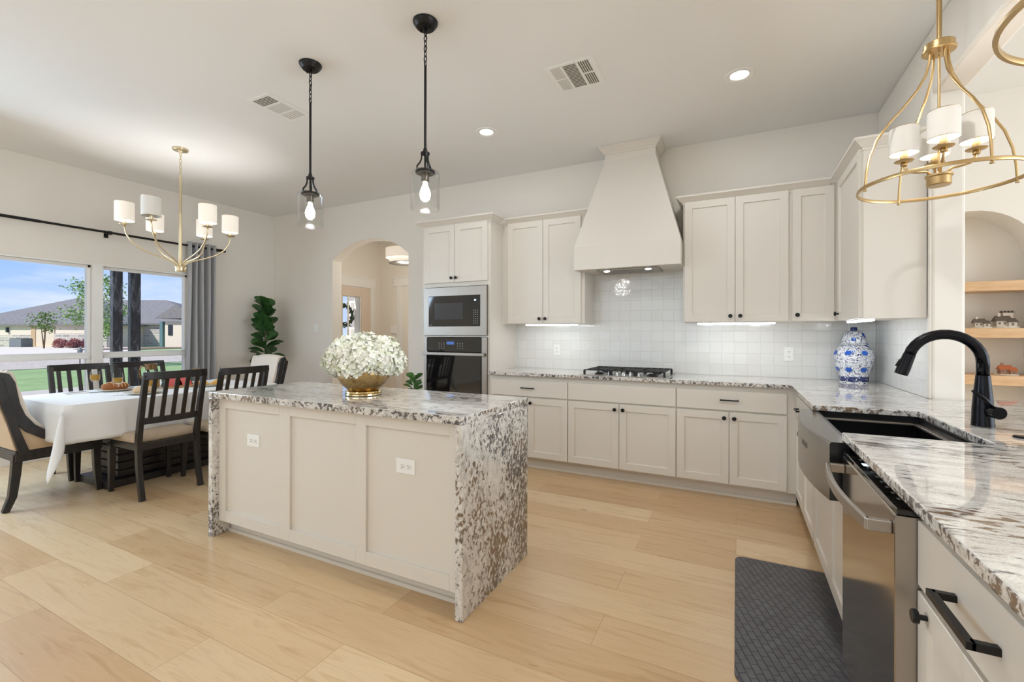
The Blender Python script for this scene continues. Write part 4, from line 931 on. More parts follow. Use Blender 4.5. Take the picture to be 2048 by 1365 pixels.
# ------------------------------------------------------------------ curtain and rod
XRD, ZRD = XL + .09, 2.395
t = thing('curtain_rod', 'long black curtain rod above the dining windows', 'curtain rod', (XRD, 2.45, ZRD))
obj('rod', G().cyl((XRD, .9, ZRD), (XRD, 3.60, ZRD), .0125, .0125, 14).cyl((XRD, .9, ZRD), (XRD, 1.9, ZRD), .015, .015, 14), 'black', t, smooth='auto')
obj('finial', G().cyl((XRD, 3.60, ZRD), (XRD, 3.625, ZRD), .013, .008, 14).cyl((XRD, 3.618, ZRD), (XRD, 3.63, ZRD), .018, .018, 16).cyl((XRD, 3.63, ZRD), (XRD, 3.642, ZRD), .012, .012, 14).cyl((XRD, 3.642, ZRD), (XRD, 3.70, ZRD), .019, .019, 16), 'black', t, smooth='auto')
for yy in (2.45, 3.59): obj('bracket', G().box(XL + .001, XRD, yy - .01, yy + .01, ZRD - .014, ZRD + .002).box(XRD - .02, XRD + .02, yy - .018, yy + .018, ZRD - .022, ZRD + .016).box(XL + .001, XL + .008, yy - .02, yy + .02, ZRD - .05, ZRD + .03), 'black', t, bevel=.003)
n = 90; rows = []
for zi in range(26):
    f = zi / 25; z = 2.445 - f * (2.445 - .02); row = []
    w0, w1 = 3.235 - .015 * f, 3.570 + .018 * f
    for k in range(n + 1):
        s_ = k / n; amp = .040 + .012 * math.sin(3 * s_ + f)
        row.append((XRD + amp * math.sin(s_ * 2 * PI * 4.5 + .35 * math.sin(2.2 * f) * s_) + .006 * math.sin(17 * s_ + 5 * f), w0 + (w1 - w0) * s_ + .006 * math.sin(6 * f + 9 * s_), z))
    rows.append(row)
g = G()
for i in range(25):
    pass
g.add([p for r_ in rows for p in r_], [(i * (n + 1) + k, i * (n + 1) + k + 1, (i + 1) * (n + 1) + k + 1, (i + 1) * (n + 1) + k) for i in range(25) for k in range(n)])
o = obj('curtain', g, 'curt', smooth=True, fix=False, loc=(XRD, 3.4, ZRD)); so = o.modifiers.new('Solid', 'SOLIDIFY'); so.thickness = .003
tag(o, 'long pleated grey curtain hanging at the right of the dining windows', 'curtain')

# ------------------------------------------------------------------ dining table, cloth, chairs
TX0, TX1, TY0, TY1, TZ = -5.35, -4.345, 1.455, 3.13, .757
t = thing('dining_table', 'dark dining table on a slatted pedestal under a white cloth', 'dining table', (-4.85, 2.3, 0))
obj('tabletop', G().box(TX0 + .006, TX1 - .006, TY0 + .006, TY1 - .006, TZ - .045, TZ - .003), 'wood', t, bevel=.004)
g = G()
for k in range(9):
    z = .065 + k * .066; g.box(-5.02, -4.66, 1.90, 2.72, z, z + .056)
g.box(-5.00, -4.68, 1.92, 2.70, .06, .70); obj('pedestal', g, 'wood', t, bevel=.004)
obj('base', G().box(-5.10, -4.60, 1.80, 2.82, 0, .062), 'wood', t, bevel=.006)
# cloth
drop = .285; nx_, ny_ = 34, 46; g = G(); vv = []; ex = .30
def cloth_pt(a, b):
    # a, b are positions on the flat cloth; what lies past an edge hangs
    ox = max(TX0 - a, a - TX1, 0); oy = max(TY0 - b, b - TY1, 0); sx = 1 if a > TX1 else -1; sy = 1 if b > TY1 else -1
    xx, yy = min(max(a, TX0), TX1), min(max(b, TY0), TY1)
    if ox == 0 and oy == 0: return (xx, yy, TZ)
    h = math.hypot(ox, oy); th = math.atan2(oy, ox) if (ox and oy) else (0 if ox else PI / 2); s2 = math.sin(2 * th) if (ox and oy) else 0
    f = min(h / drop, 1.4)
    d = h * (1 + .28 * s2); out = .012 * min(1, h / .05) + .10 * s2 * f
    wv = .010 * f * math.sin((a if oy else b) * 11) + .006 * f * math.sin((a if oy else b) * 23 + 1)
    if ox and oy: wv *= abs(math.cos(2 * th))
    if ox: xx += sx * (out * (.8 if not oy else math.cos(th) + .15) + wv)
    if oy: yy += sy * (out * (.8 if not ox else math.sin(th) + .15) + wv)
    return (xx, yy, TZ - d)
def axis(a0, a1, n):
    m = 9; return [a0 - drop + drop * k / m for k in range(m)] + [a0 + (a1 - a0) * k / n for k in range(n + 1)] + [a1 + drop * (k + 1) / m for k in range(m)]
A, B = axis(TX0, TX1, 18), axis(TY0, TY1, 28)
g.add([cloth_pt(a, b) for b in B for a in A], [(j * len(A) + i, j * len(A) + i + 1, (j + 1) * len(A) + i + 1, (j + 1) * len(A) + i) for j in range(len(B) - 1) for i in range(len(A) - 1)])
o = obj('tablecloth', g, 'cloth', smooth=True, loc=(-4.85, 2.3, TZ)); o.data.set_sharp_from_angle(angle=math.radians(60)); so = o.modifiers.new('Solid', 'SOLIDIFY'); so.thickness = .003; so.offset = -1
tag(o, 'white cloth draped over the dining table with pointed corners', 'tablecloth')

# slat-back chair, local: front towards +X, origin under the middle of the seat
CH = None
def slat_chair(label, loc, rz):
    t = thing('dining_chair', label, 'chair', loc, 'slat-back dining chairs'); o0 = Vector(loc); off = lambda p: tuple(Vector(p) + o0)
    T = lambda x, y, z: off((x, y, z)); hw = .225
    def back_x(z): return -.215 if z < .44 else -.215 - .115 * ((z - .44) / .54) ** 1.15
    def leg_x(z): return -.215 - .06 * (1 - z / .44) ** 2 if z < .44 else back_x(z)
    zs = [0, .12, .25, .38, .46, .60, .74, .88, .965]
    for s_ in (-1, 1):
        obj('rear_leg', G(T).bar([(leg_x(z), s_ * (hw - .017), z) for z in zs], .036, [.034, .036, .040, .044, .046, .042, .038, .034, .032]), 'wood', t, bevel=.003)
        obj('front_leg', G(T).bar([(.205, s_ * (hw - .02), .40), (.205, s_ * (hw - .02), .25), (.212, s_ * (hw - .018), 0)], [.046, .042, .030], [.046, .042, .030]), 'wood', t, bevel=.003)
    def arcx(y, z, c=.028): return back_x(z) - c * (1 - (y / hw) ** 2)
    ys = [-hw + .0 + 2 * hw * k / 8 for k in range(9)]
    obj('top_rail', G(T).bar([(arcx(y, .958), y, .958) for y in ys], .060, .024, side=(0, 0, 1)), 'wood', t, bevel=.004)
    obj('lower_rail', G(T).bar([(arcx(y, .605, .02), y, .605) for y in ys], .050, .022, side=(0, 0, 1)), 'wood', t, bevel=.003)
    for k in range(5):
        y = -hw + 2 * hw * (k + 1) / 6
        obj('slat', G(T).bar([(arcx(y, z, .020 + .008 * (z - .6) / .35), y, z) for z in (.615, .70, .79, .87, .94)], .030, .010), 'wood', t)
    obj('seat_frame', G(T).box(-.20, .205, -hw + .01, -hw + .035, .375, .43).box(-.20, .205, hw - .035, hw - .01, .375, .43).box(.19, .215, -hw + .02, hw - .02, .375, .43).box(-.225, -.20, -hw + .02, hw - .02, .375, .43), 'wood', t, bevel=.003)
    rings = []
    for z, ins in ((.425, .012), (.44, 0), (.470, .0), (.490, .012), (.498, .035), (.500, .08)):
        rings.append([(-.195 + ins, -hw + .005 + ins, z), (-.195 + ins, hw - .005 - ins, z), (.235 - ins, hw + .005 - ins, z), (.235 - ins, -hw - .005 + ins, z)])
    obj('seat', G(T).loft(rings), 'linen', t, bevel=.012, smooth=True)
    t.rotation_euler = (0, 0, rz); return t
c0 = slat_chair('dark slat-back chair with a beige seat in front of the table, nearest the viewer', (-4.325, 2.01, 0), PI)
dup(c0, (-4.235, 2.50, 0), PI + .04, 'dark slat-back chair on the island side of the table, partly behind the island')
dup(c0, (-5.30, 1.995, 0), 0, 'dark slat-back chair on the window side of the table, nearer the left edge')
dup(c0, (-5.30, 2.475, 0), 0, 'dark slat-back chair on the window side of the table, nearer the curtain')

# upholstered host chair, local: front towards +Y
def host_chair(label, loc, rz):
    t = thing('host_chair', label, 'chair', loc, 'upholstered host chairs'); o0 = Vector(loc); T = lambda x, y, z: tuple(Vector((x, y, z)) + o0)
    hw = .265
    def side(name, x0, x1, pol, m):
        g = G(T); n_ = len(pol); g.add([(x0, y, z) for y, z in pol] + [(x1, y, z) for y, z in pol], [tuple(range(n_)), tuple(range(2 * n_ - 1, n_ - 1, -1))] + [(i, (i + 1) % n_, (i + 1) % n_ + n_, i + n_) for i in range(n_)])
        return obj(name, g, m, t)
    for s_ in (-1, 1):
        obj('front_leg', G(T).bar([(s_ * (hw - .03), .235, .40), (s_ * (hw - .03), .24, .2), (s_ * (hw - .02), .25, 0)], [.05, .045, .034], [.05, .045, .034], side=(1, 0, 0)), 'wood', t, bevel=.003)
        obj('rear_leg', G(T).bar([(s_ * (hw - .03), -.215, .40), (s_ * (hw - .03), -.225, .25), (s_ * (hw - .015), -.245, .1), (s_ * (hw - .0), -.285, 0)], [.05, .048, .044, .036], [.055, .05, .045, .038], side=(1, 0, 0)), 'wood', t, bevel=.003)
        # side post from the seat rail up to the back, and the curved edge sweeping from the crest down to the front
        obj('side_post', G(T).bar([(s_ * (hw + .012), -.19, .40), (s_ * (hw + .014), -.25, .62), (s_ * (hw + .016), -.325, .96)], .030, [.055, .045, .05], side=(1, 0, 0)), 'wood', t, bevel=.003)
        sw = [(-.305, 1.0), (-.278, .985), (-.262, .93), (-.252, .86), (-.235, .77), (-.20, .68), (-.14, .595), (-.06, .53), (.06, .49), (.25, .465)]
        obj('side_edge', G(T).bar([(s_ * (hw + .012), y - .02, z - .012) for y, z in sw], .026, [.04, .07, .09, .09, .085, .075, .066, .060, .056, .05], side=(1, 0, 0)), 'wood', t, bevel=.004)
        poly = [(y - .01, z - .012) for y, z in sw] + [(.25, .42), (-.20, .42), (-.25, .62), (-.34, .97)]
        side('side_panel', s_ * (hw - .004), s_ * (hw + .008), poly, 'ivorys')
        side('wing', s_ * (hw - .045), s_ * (hw - .003), [(y + .034, z + .014) for y, z in sw] + [(.25, .42), (-.20, .42), (-.25, .62), (-.34, .97)], 'ivory')
    obj('seat_rail', G(T).box(-hw - .01, hw + .01, -.235, .265, .345, .425), 'wood', t, bevel=.006)
    rings = []
    for z, i_ in ((.42, .02), (.44, .0), (.49, .0), (.515, .02), (.522, .07)): rings.append([(-hw + .02 + i_, -.20 + i_, z), (hw - .02 - i_, -.20 + i_, z), (hw - .02 - i_, .27 - i_, z), (-hw + .02 + i_, .27 - i_, z)])
    obj('seat', G(T).loft(rings), 'ivory', t, bevel=.012, smooth=True)
    # padded back with a gently rolled crest
    ys = [k / 8 * 2 - 1 for k in range(9)]; rings = []
    for u in ys:
        c = .022 * (1 - u * u); xx = u * (hw - .006)
        rings.append([(xx, -.10, .50), (xx, -.165, .72), (xx, -.215 - c * .3, .90), (xx, -.245, .985 + c), (xx, -.30, 1.012 + c), (xx, -.365, .985 + c), (xx, -.355, .90), (xx, -.265, .62), (xx, -.225, .45)])
    obj('back_cushion', G(T).loft(rings), 'ivory', t, smooth='auto', bevel=.01)
    obj('back_panel', G(T).loft([[(u * (hw + .002), -.372, .985), (u * (hw + .002), -.362, .90), (u * (hw + .002), -.275, .62), (u * (hw + .002), -.235, .43), (u * (hw + .002), -.226, .43), (u * (hw + .002), -.266, .62), (u * (hw + .002), -.355, .90), (u * (hw + .002), -.365, .985)] for u in (-1, 1)]), 'ivorys', t)
    t.rotation_euler = (0, 0, rz); return t
h0 = host_chair('upholstered host chair at the near end of the table, cut by the left edge', (-4.925, 1.53, 0), 0)
dup(h0, (-5.10, 3.27, 0), PI - .06, 'ivory upholstered host chair at the far end of the table below the fig plant')

# table setting
def wine_glass(label, x, y, fill, tall=.19):
    t = thing('wine_glass', label, 'glass', (x, y, TZ), 'stemmed glasses on the dining table'); c = (x, y, TZ); k = tall / .19
    obj('glass', G().lathe([(.034, 0), (.034, .002), (.006, .006), (.0035, .02), (.0035, .075 * k), (.010, .085 * k), (.030, .105 * k), (.037, .130 * k), (.037, .155 * k), (.033, .19 * k), (.0315, .19 * k), (.035, .155 * k), (.035, .130 * k), (.028, .107 * k), (.002, .092 * k)], c, 26), 'glass2', t, smooth='auto')
    if fill: obj('drink', G().lathe([(.002, .094 * k), (.027, .108 * k), (.0343, .130 * k), (.0343, .090 * k + .07 * fill), (.001, .090 * k + .07 * fill)], c, 24), 'juice', t, smooth='auto')
wine_glass('glass of golden drink behind the brown loaf, farther of the left pair', -5.08, 1.905, .95)
wine_glass('glass of golden drink at the table edge, nearer of the left pair', -4.665, 1.90, .85)
wine_glass('glass of golden drink in front of the grey curtain', -5.13, 2.76, .9)
wine_glass('empty stemmed glass beside the last slat-back chair', -4.78, 2.84, 0)
t = thing('pitcher', 'glass pitcher of golden juice among the plates on the dining table', 'pitcher', (-4.93, 2.26, TZ)); pc = (-4.93, 2.26, TZ)
obj('jug', G().lathe([(.045, 0), (.058, .004), (.068, .03), (.068, .09), (.055, .135), (.040, .17), (.038, .19), (.050, .236), (.048, .236), (.036, .19), (.038, .17), (.053, .135), (.066, .09), (.066, .03), (.056, .008), (.001, .006)], pc, 28), 'glass2', t, smooth='auto')
obj('juice', G().lathe([(.055, .009), (.065, .03), (.065, .09), (.052, .134), (.044, .15), (.001, .15)], pc, 26), 'juice', t, smooth='auto')
mk('bronze', 'bronze_rim', srgb(126, 98, 70), .18, .9)
obj('handle', G().tube([(pc[0] - .035, pc[1] - .02, TZ + .215), (pc[0] - .07, pc[1] - .045, TZ + .215), (pc[0] - .085, pc[1] - .055, TZ + .17), (pc[0] - .08, pc[1] - .05, TZ + .11), (pc[0] - .055, pc[1] - .032, TZ + .085)], .006, 10), 'bronze', t, smooth=True)
obj('rim', G().lathe([(.040, .185), (.042, .195), (.0525, .237), (.0505, .237), (.040, .195)], pc, 28, cap=False), 'bronze', t, smooth='auto')
def plate(label, x, y, r=.135):
    return tag(obj('plate', G().lathe([(r * .6, 0), (r * .62, .004), (r * .97, .018), (r, .021), (r * .96, .022), (r * .62, .009), (.001, .008)], (x, y, TZ), 36), 'plate', smooth=True, loc=(x, y, TZ)), label, 'plate', 'plates on the dining table')
plate('stoneware plate under the brown scored loaf', -5.07, 2.045)
plate('stoneware plate under the pale roll by the front table edge', -4.60, 2.055)
plate('stoneware plate with golden pastries near the last slat-back chair', -4.72, 2.665)
t = thing('bread_loaf', 'brown crusty loaf with pale scored lines on a plate', 'bread', (-5.07, 2.045, TZ + .008))
obj('crust', G().sphere((-5.07, 2.045, TZ + .038), .085, 20, 12, .55, .8, 1.15), 'loaf', t, smooth=True)
g = G()
for k in range(6):
    y = 2.045 - .07 + k * .028; rr_ = math.sqrt(max(0, 1 - ((y - 2.045) / .099) ** 2))
    g.tube([(-5.07 + .068 * rr_ * math.cos(a) * 1.0, y + .012 * math.cos(a), TZ + .038 + .048 * rr_ * math.sin(a)) for a in [PI * i / 10 for i in range(11)]], .003, 6)
obj('scored_lines', g, 'score', t)
tag(obj('bread_roll', G().sphere((-4.60, 2.055, TZ + .034), .072, 18, 10, .5, .9, 1.1), 'roll', smooth=True, loc=(-4.60, 2.055, TZ + .008)), 'pale floured roll on the plate behind the front chair', 'bread')
def croissant(label, x, y, z, a):
    pts, rs = [], []
    for k in range(11):
        s_ = k / 10 * 2 - 1; ang = a + s_ * 1.25; pts.append((x + .05 * math.cos(ang), y + .05 * math.sin(ang), z + .024 * (1 - .5 * abs(s_)))); rs.append(max(.006, .026 * (1 - abs(s_) ** 1.6)) * (1 + .07 * (k % 2)))
    return tag(obj('croissant', G().tube(pts, rs, 12), 'crois', smooth=True, loc=(x, y, z)), label, 'pastry', 'golden pastries on the dining table')
croissant('golden croissant on the plate, nearer the slat-back chair', -4.73, 2.70, TZ + .010, .3)
croissant('golden croissant on the plate, nearer the empty table edge', -4.72, 2.60, TZ + .010, 2.6)
croissant('golden croissant on the board beside the watermelon', -4.92, 2.66, TZ + .014, 1.2)
tag(obj('serving_board', G().box(-5.08, -4.80, 2.36, 2.76, TZ, TZ + .014), 'tray', bevel=.006, loc=(-4.94, 2.56, TZ)), 'long wooden board of fruit in the middle of the dining table', 'board')
for q, (yy, lab) in enumerate(((2.435, 'watermelon wedge on the board beside the pitcher'), (2.53, 'watermelon wedge on the board beside the croissant'))):
    t = thing('watermelon_wedge', lab, 'fruit', (-4.93, yy, TZ + .014), 'watermelon wedges on the board')
    R = .085; pts = [(-R * math.cos(PI * k / 14), R * 1.0 * math.sin(PI * k / 14)) for k in range(15)]
    def wed(r0, r1, name, m):
        g = G(); P = [(-r1 * math.cos(PI * k / 14), r1 * math.sin(PI * k / 14)) for k in range(15)]; Q = [(-r0 * math.cos(PI * k / 14), r0 * math.sin(PI * k / 14)) for k in range(14, -1, -1)] if r0 else []
        poly = P + Q; n_ = len(poly); x_ = -4.93
        g.add([(x_ - .02, yy + a, TZ + .0145 + b) for a, b in poly] + [(x_ + .02, yy + a, TZ + .0145 + b) for a, b in poly], [tuple(range(n_)), tuple(range(2 * n_ - 1, n_ - 1, -1))] + [(i, (i + 1) % n_, (i + 1) % n_ + n_, i + n_) for i in range(n_)])
        return obj(name, g, m, t)
    wed(0, .078 * .55, 'flesh', 'melon') if False else wed(0, .046 + .03, 'flesh', 'melon'); wed(.0762, .083, 'rind', 'rind')
tag(obj('napkin', G().box(-5.25, -5.10, 1.72, 1.90, TZ, TZ + .006), 'napkin', bevel=.002, loc=(-5.17, 1.81, TZ)), 'folded white napkin on the cloth left of the brown loaf', 'napkin')
for q, lab in ((0, 'silver fork lying on the folded napkin'), (1, 'silver knife lying on the folded napkin')):
    x_ = -5.20 + q * .045; g = G().box(x_ - .004, x_ + .004, 1.735, 1.83, TZ + .006, TZ + .009)
    if q == 0:
        g.box(x_ - .011, x_ + .011, 1.83, 1.85, TZ + .006, TZ + .009)
        for k in (-1, 0, 1): g.box(x_ + k * .008 - .002, x_ + k * .008 + .002, 1.85, 1.89, TZ + .006, TZ + .009)
    else: g.box(x_ - .008, x_ + .006, 1.83, 1.89, TZ + .006, TZ + .008)
    tag(obj('fork' if q == 0 else 'knife', g, 'silver', bevel=.001, loc=(x_, 1.8, TZ + .006)), lab, 'cutlery')

# ------------------------------------------------------------------ plants
def leaf_mesh(g, p, d, up, L, W, droop=.15, roll=0.0):
    d = d.normalized(); side = d.cross(up).normalized(); side = (Matrix.Rotation(roll, 3, d) @ side).normalized(); nrm = side.cross(d).normalized()
    n = 6; L_, R_, C_ = [], [], []
    for k in range(n + 1):
        s_ = k / n; w_ = W * (math.sin(PI * min(1, s_ * .92 + .04)) ** .7) * (.75 + .5 * s_); c = p + d * L * s_ - nrm * droop * L * s_ * s_
        C_.append(tuple(c)); L_.append(tuple(c + side * w_ + nrm * w_ * .25)); R_.append(tuple(c - side * w_ + nrm * w_ * .25))
    vs = L_ + C_ + R_; m_ = n + 1
    g.add(vs, [(k, k + 1, m_ + k + 1, m_ + k) for k in range(n)] + [(m_ + k, m_ + k + 1, 2 * m_ + k + 1, 2 * m_ + k) for k in range(n)])
def plant(name, label, x, y, z0, z1, nl, L, spread, leafm, potr, poth, seed, lean=(0, 0)):
    t = thing(name, label, 'plant', (x, y, 0)); rn = random.Random(seed)
    obj('pot', G().lathe([(potr * .75, 0), (potr * .9, poth * .3), (potr, poth * .9), (potr, poth), (potr * .92, poth), (potr * .9, poth * .88), (.001, poth * .86)], (x, y, 0), 28), 'pot', t, smooth='auto')
    obj('trunk', G().tube([(x, y, poth * .8), (x + .02, y, (poth + z0) / 2), (x + .01 + lean[0] * .5, y, z0 + .1), (x + lean[0], y + lean[1], z1 - .08)], [.013, .012, .010, .005], 8), 'bark', t, smooth=True)
    g = G()
    for k in range(nl):
        f = k / (nl - 1); a = k * 2.39996 + rn.uniform(-.3, .3); z = z0 + (z1 - z0 - .06) * f; el = .25 + .75 * f + rn.uniform(-.15, .15)
        d = Vector((math.cos(a) * spread, math.sin(a) * spread, el)); p = Vector((x + lean[0] * f, y + lean[1] * f, z))
        leaf_mesh(g, p + d.normalized() * .02, d, Vector((0, 0, 1)), L * rn.uniform(.8, 1.1) * (1 - .3 * f), L * .33 * rn.uniform(.85, 1.1), .22, rn.choice((-1, 1)) * rn.uniform(.3, 1.15))
    obj('leaves', g, leafm, t, smooth=True, fix=False)
    return t
plant('fiddle_leaf_fig', 'tall fiddle-leaf fig plant in the corner behind the far host chair', -5.96, 4.12, .86, 1.74, 40, .235, .72, 'leaf', .15, .30, 4, (-.02, 0))
plant('potted_plant', 'small leafy green plant by the oven tower showing behind the island', -3.40, 4.22, .36, .80, 26, .15, 1.0, 'leaf2', .12, .26, 9)

# ------------------------------------------------------------------ niche shelves and cottages
for z, lab in ((1.675, 'thick natural wood shelf in the arched niche, the empty upper one'), (1.331, 'thick natural wood shelf in the niche holding two grey cottages'), (.987, 'thick natural wood shelf in the niche holding the rust-roofed cottage')):
    tag(obj('niche_shelf', G().box(NX0 + .002, NX1 - .002, YB + .004, YB + .238, z - .072, z), 'shelfw', bevel=.003, loc=(1.55, YB + .15, z)), lab, 'shelf', 'shelves in the arched niche')
def cottage(label, x, y, z, s, body, roof, tower):
    t = thing('ceramic_cottage', label, 'figurine', (x, y, z), 'ceramic cottages in the niche')
    obj('base', G().prism([(x + .075 * s * math.cos(a) * 1.1, y + .05 * s * math.sin(a)) for a in [2 * PI * k / 14 for k in range(14)]], z, z + .012 * s), 'cottg', t, bevel=.003)
    g = G().box(x - .05 * s, x + .03 * s, y - .03 * s, y + .03 * s, z + .01 * s, z + .055 * s).box(x + .01 * s, x + .055 * s, y - .04 * s, y + .01 * s, z + .01 * s, z + .045 * s)
    if tower: g.box(x - .005 * s, x + .05 * s, y, y + .035 * s, z + .01 * s, z + .115 * s)
    obj('walls', g, body, t, bevel=.002)
    g = G()
    for (a0, a1, b0, b1, h0, h1) in ((-.058, .038, -.038, .038, .052, .092), (.004, .062, -.046, .016, .043, .074)):
        m_ = (b0 + b1) / 2; g.add([(x + a0 * s, y + b0 * s, z + h0 * s), (x + a1 * s, y + b0 * s, z + h0 * s), (x + a1 * s, y + b1 * s, z + h0 * s), (x + a0 * s, y + b1 * s, z + h0 * s), (x + (a0 + .008) * s, y + m_ * s, z + h1 * s), (x + (a1 - .008) * s, y + m_ * s, z + h1 * s)], [(0, 1, 5, 4), (2, 3, 4, 5), (0, 4, 3), (1, 2, 5), (3, 2, 1, 0)])
    if tower:
        for k in range(4): g.box(x + (-.008 + k * .017) * s, x + (.002 + k * .017) * s, y - .004 * s, y + .039 * s, z + .113 * s, z + .128 * s)
    obj('roof', g, roof, t)
    obj('chimney', G().box(x - .035 * s, x - .020 * s, y - .005 * s, y + .01 * s, z + .06 * s, z + .11 * s), body, t)
    obj('windows', G().box(x - .04 * s, x - .028 * s, y - .031 * s, y - .0295 * s, z + .028 * s, z + .042 * s).box(x - .012 * s, x + .0 * s, y - .031 * s, y - .0295 * s, z + .028 * s, z + .042 * s).box(x + .026 * s, x + .038 * s, y - .041 * s, y - .0395 * s, z + .02 * s, z + .036 * s), 'cottr', t)
cottage('small cream and grey ceramic cottage, left one on the middle niche shelf', 1.625, YB + .07, 1.331, .78, 'cott', 'cottr', False)
cottage('grey ceramic cottage with a battlemented tower on the middle niche shelf', 1.755, YB + .08, 1.331, 1.0, 'cott', 'cottr', True)
cottage('ceramic cottage with a rust-red roof on the lower niche shelf', 1.765, YB + .07, .987, .82, 'cottb', 'rust', False)

# ------------------------------------------------------------------ outside the dining windows
GZ = -.25
struct('ground', G().box(-95, XL - .16, -40, 70, GZ - .1, GZ), 'grass')
struct('path_walk', G().box(-16.5, XL - .17, -20, 30, GZ, GZ + .02), 'conc')
struct('path_gravel', G().box(-38, -26.5, -30, 60, GZ, GZ + .03), 'gravel')
struct('driveway', G().prism([(-38, -10), (-38, 15.0), (-56, 25.0), (-70, 26), (-70, -10)], GZ, GZ + .04), 'conc')
struct('path_mulch', G().prism([(-50, 18.0), (-49, 24), (-50, 30), (-55, 30), (-55, 19)], GZ, GZ + .06), 'mulch')
struct('added_sun_block', G().box(XL - .75, XL - .15, -5, 5, 2.75, 2.9), 'trimw')  # unseen overhang, added to keep direct sun out of the dining windows
for py_, w_, lab in ((3.381, .122, 'dark stained porch post outside the window, left of the two'), (3.607, .129, 'dark stained porch post outside the window, right of the two')):
    tag(obj('porch_post', G().box(-8.40, -8.30, py_ - w_ / 2, py_ + w_ / 2, GZ, 3.6), 'post', bevel=.006, loc=(-8.35, py_, GZ)), lab, 'post')
struct('wall_porch', G().box(-7.44, XL - .16, 7.0, 7.2, GZ, 3.0), 'stone')
struct('porch_slab', G().box(-8.9, XL - .18, -5, 6, GZ, GZ + .06), 'conc')

# neighbour house: local frame, r to the right, f away
HD = 50.0; S = HD / F_PX
HO = Vector((0, 0, GZ)) + _f * HD
def hl(px, f, z): 
    r_ = (px - 1024) * S; p = HO + _r * r_ + _f * f; return (p.x, p.y, z)
hb = thing('neighbour_house', 'single-storey pale stone house with grey hip roofs across the street', 'house', tuple(HO + _r * (-45)))
def adj(px, f): return 1024 + (px - 1024) * (HD + f) / HD
def hbox(px0, px1, f0, f1, z0, z1, g=None):
    g = g or G(); vs = [hl(p, f, z) for z in (z0, z1) for f in (f0, f1) for p in (px0, px1)]
    return g.add(vs, [(0, 2, 3, 1), (4, 5, 7, 6), (0, 1, 5, 4), (2, 6, 7, 3), (0, 4, 6, 2), (1, 3, 7, 5)])
def hip(px0, px1, f0, f1, ze, zr, rx0, rx1, ov=8, rf=None):
    g = G(); a0, a1, b0, b1 = px0 - ov, px1 + ov, f0 - ov * S, f1 + ov * S; rf = (f0 + f1) / 2 if rf is None else rf
    vs = [hl(a0, b0, ze), hl(a1, b0, ze), hl(a1, b1, ze), hl(a0, b1, ze), hl(rx0, rf, zr), hl(rx1, rf, zr)] + [hl(a0, b0, ze - .18), hl(a1, b0, ze - .18), hl(a1, b1, ze - .18), hl(a0, b1, ze - .18)]
    return g.add(vs, [(0, 1, 5, 4), (1, 2, 5), (2, 3, 4, 5), (3, 0, 4), (0, 6, 7, 1), (1, 7, 8, 2), (2, 8, 9, 3), (3, 9, 6, 0), (9, 8, 7, 6)])
zy = lambda y, f=0: CAM_Z - (y - HORIZON) * (HD + f) / F_PX
obj('wall', hbox(-90, 112, 0, 12, GZ, zy(650)), 'stucco', hb)
obj('wall', hbox(adj(112, -3), adj(215, -3), -3, 12, GZ, zy(650)), 'stucco', hb)
obj('wall', hbox(adj(215, -3), adj(332, 1.5), 1.5, 12, GZ, zy(650)), 'stone', hb)
obj('wall', hbox(adj(330, -2), adj(400, -2), -2, 12, GZ, zy(645)), 'stucco', hb)
obj('stone_wainscot', hbox(adj(112, -3) - .4, adj(215, -3) + .4, -3.12, -2.9, GZ, zy(669)), 'stone', hb)
obj('stone_wainscot', hbox(-90, 64, -.1, .1, GZ, zy(672)), 'stone', hb)
obj('garage_door', hbox(73, 110, -.08, .05, GZ, zy(655)), 'garage', hb)
obj('garage_recess', hbox(64, 73, -.12, .05, GZ, zy(653)), 'beige', hb)
obj('roof', hip(-90, 112, 0, 16, zy(650), zy(597, 8), adj(160, 8), adj(190, 8)), 'shing', hb)
obj('roof', hip(adj(112, -3), adj(215, -3), -3, 12, zy(649, -3), zy(601, 4.5), adj(166, 4.5), adj(180, 4.5)), 'shing', hb)
obj('roof', hip(adj(215, 1.5), adj(420, 1.5), 1.5, 14, zy(648, 1.5), zy(602, 7.7), adj(185, 7.7), adj(332, 7.7)), 'shing', hb)
g = G(); gx0, gx1, gm = adj(308, -2.6), adj(395, -2.6), adj(352, -2.6)
g.add([hl(gx0, -2.6, zy(640)), hl(gx1, -2.6, zy(640)), hl(gm, -2.6, zy(613)), hl(gx0, 8, zy(640)), hl(gx1, 8, zy(640)), hl(gm, 8, zy(613))], [(0, 2, 5, 3), (1, 4, 5, 2), (0, 1, 2), (3, 5, 4), (0, 3, 4, 1)]); obj('roof', g, 'shing', hb)
obj('window', hbox(adj(337, -2), adj(345, -2), -2.08, -1.95, zy(672), zy(652)), 'dkwin', hb)
obj('porch_column', hbox(adj(319, -1.2), adj(325, -1.2), -1.2, -.8, GZ, zy(645)), 'teal', hb)
obj('wall_lamp', hbox(15, 18, -.2, .0, zy(667), zy(657)).add([], []), 'dkwin', hb)
g = G()
for a, y_ in ((26, 640), (84, 634), (150, 614), (143, 616), (157, 615)): g.add(hbox(adj(a, 3.2), adj(a + 5, 3.2), 3.2, 3.5, zy(y_ + 2, 3), zy(y_ - 1, 3)).v, [(0, 2, 3, 1), (4, 5, 7, 6), (0, 1, 5, 4), (2, 6, 7, 3), (0, 4, 6, 2), (1, 3, 7, 5)])
obj('roof_vent', g, 'dkwin', hb)
t = thing('air_conditioner', 'grey outdoor air-conditioning unit beside the house wall', 'air conditioner', hl(adj(30, -2.2), -2.2, GZ))
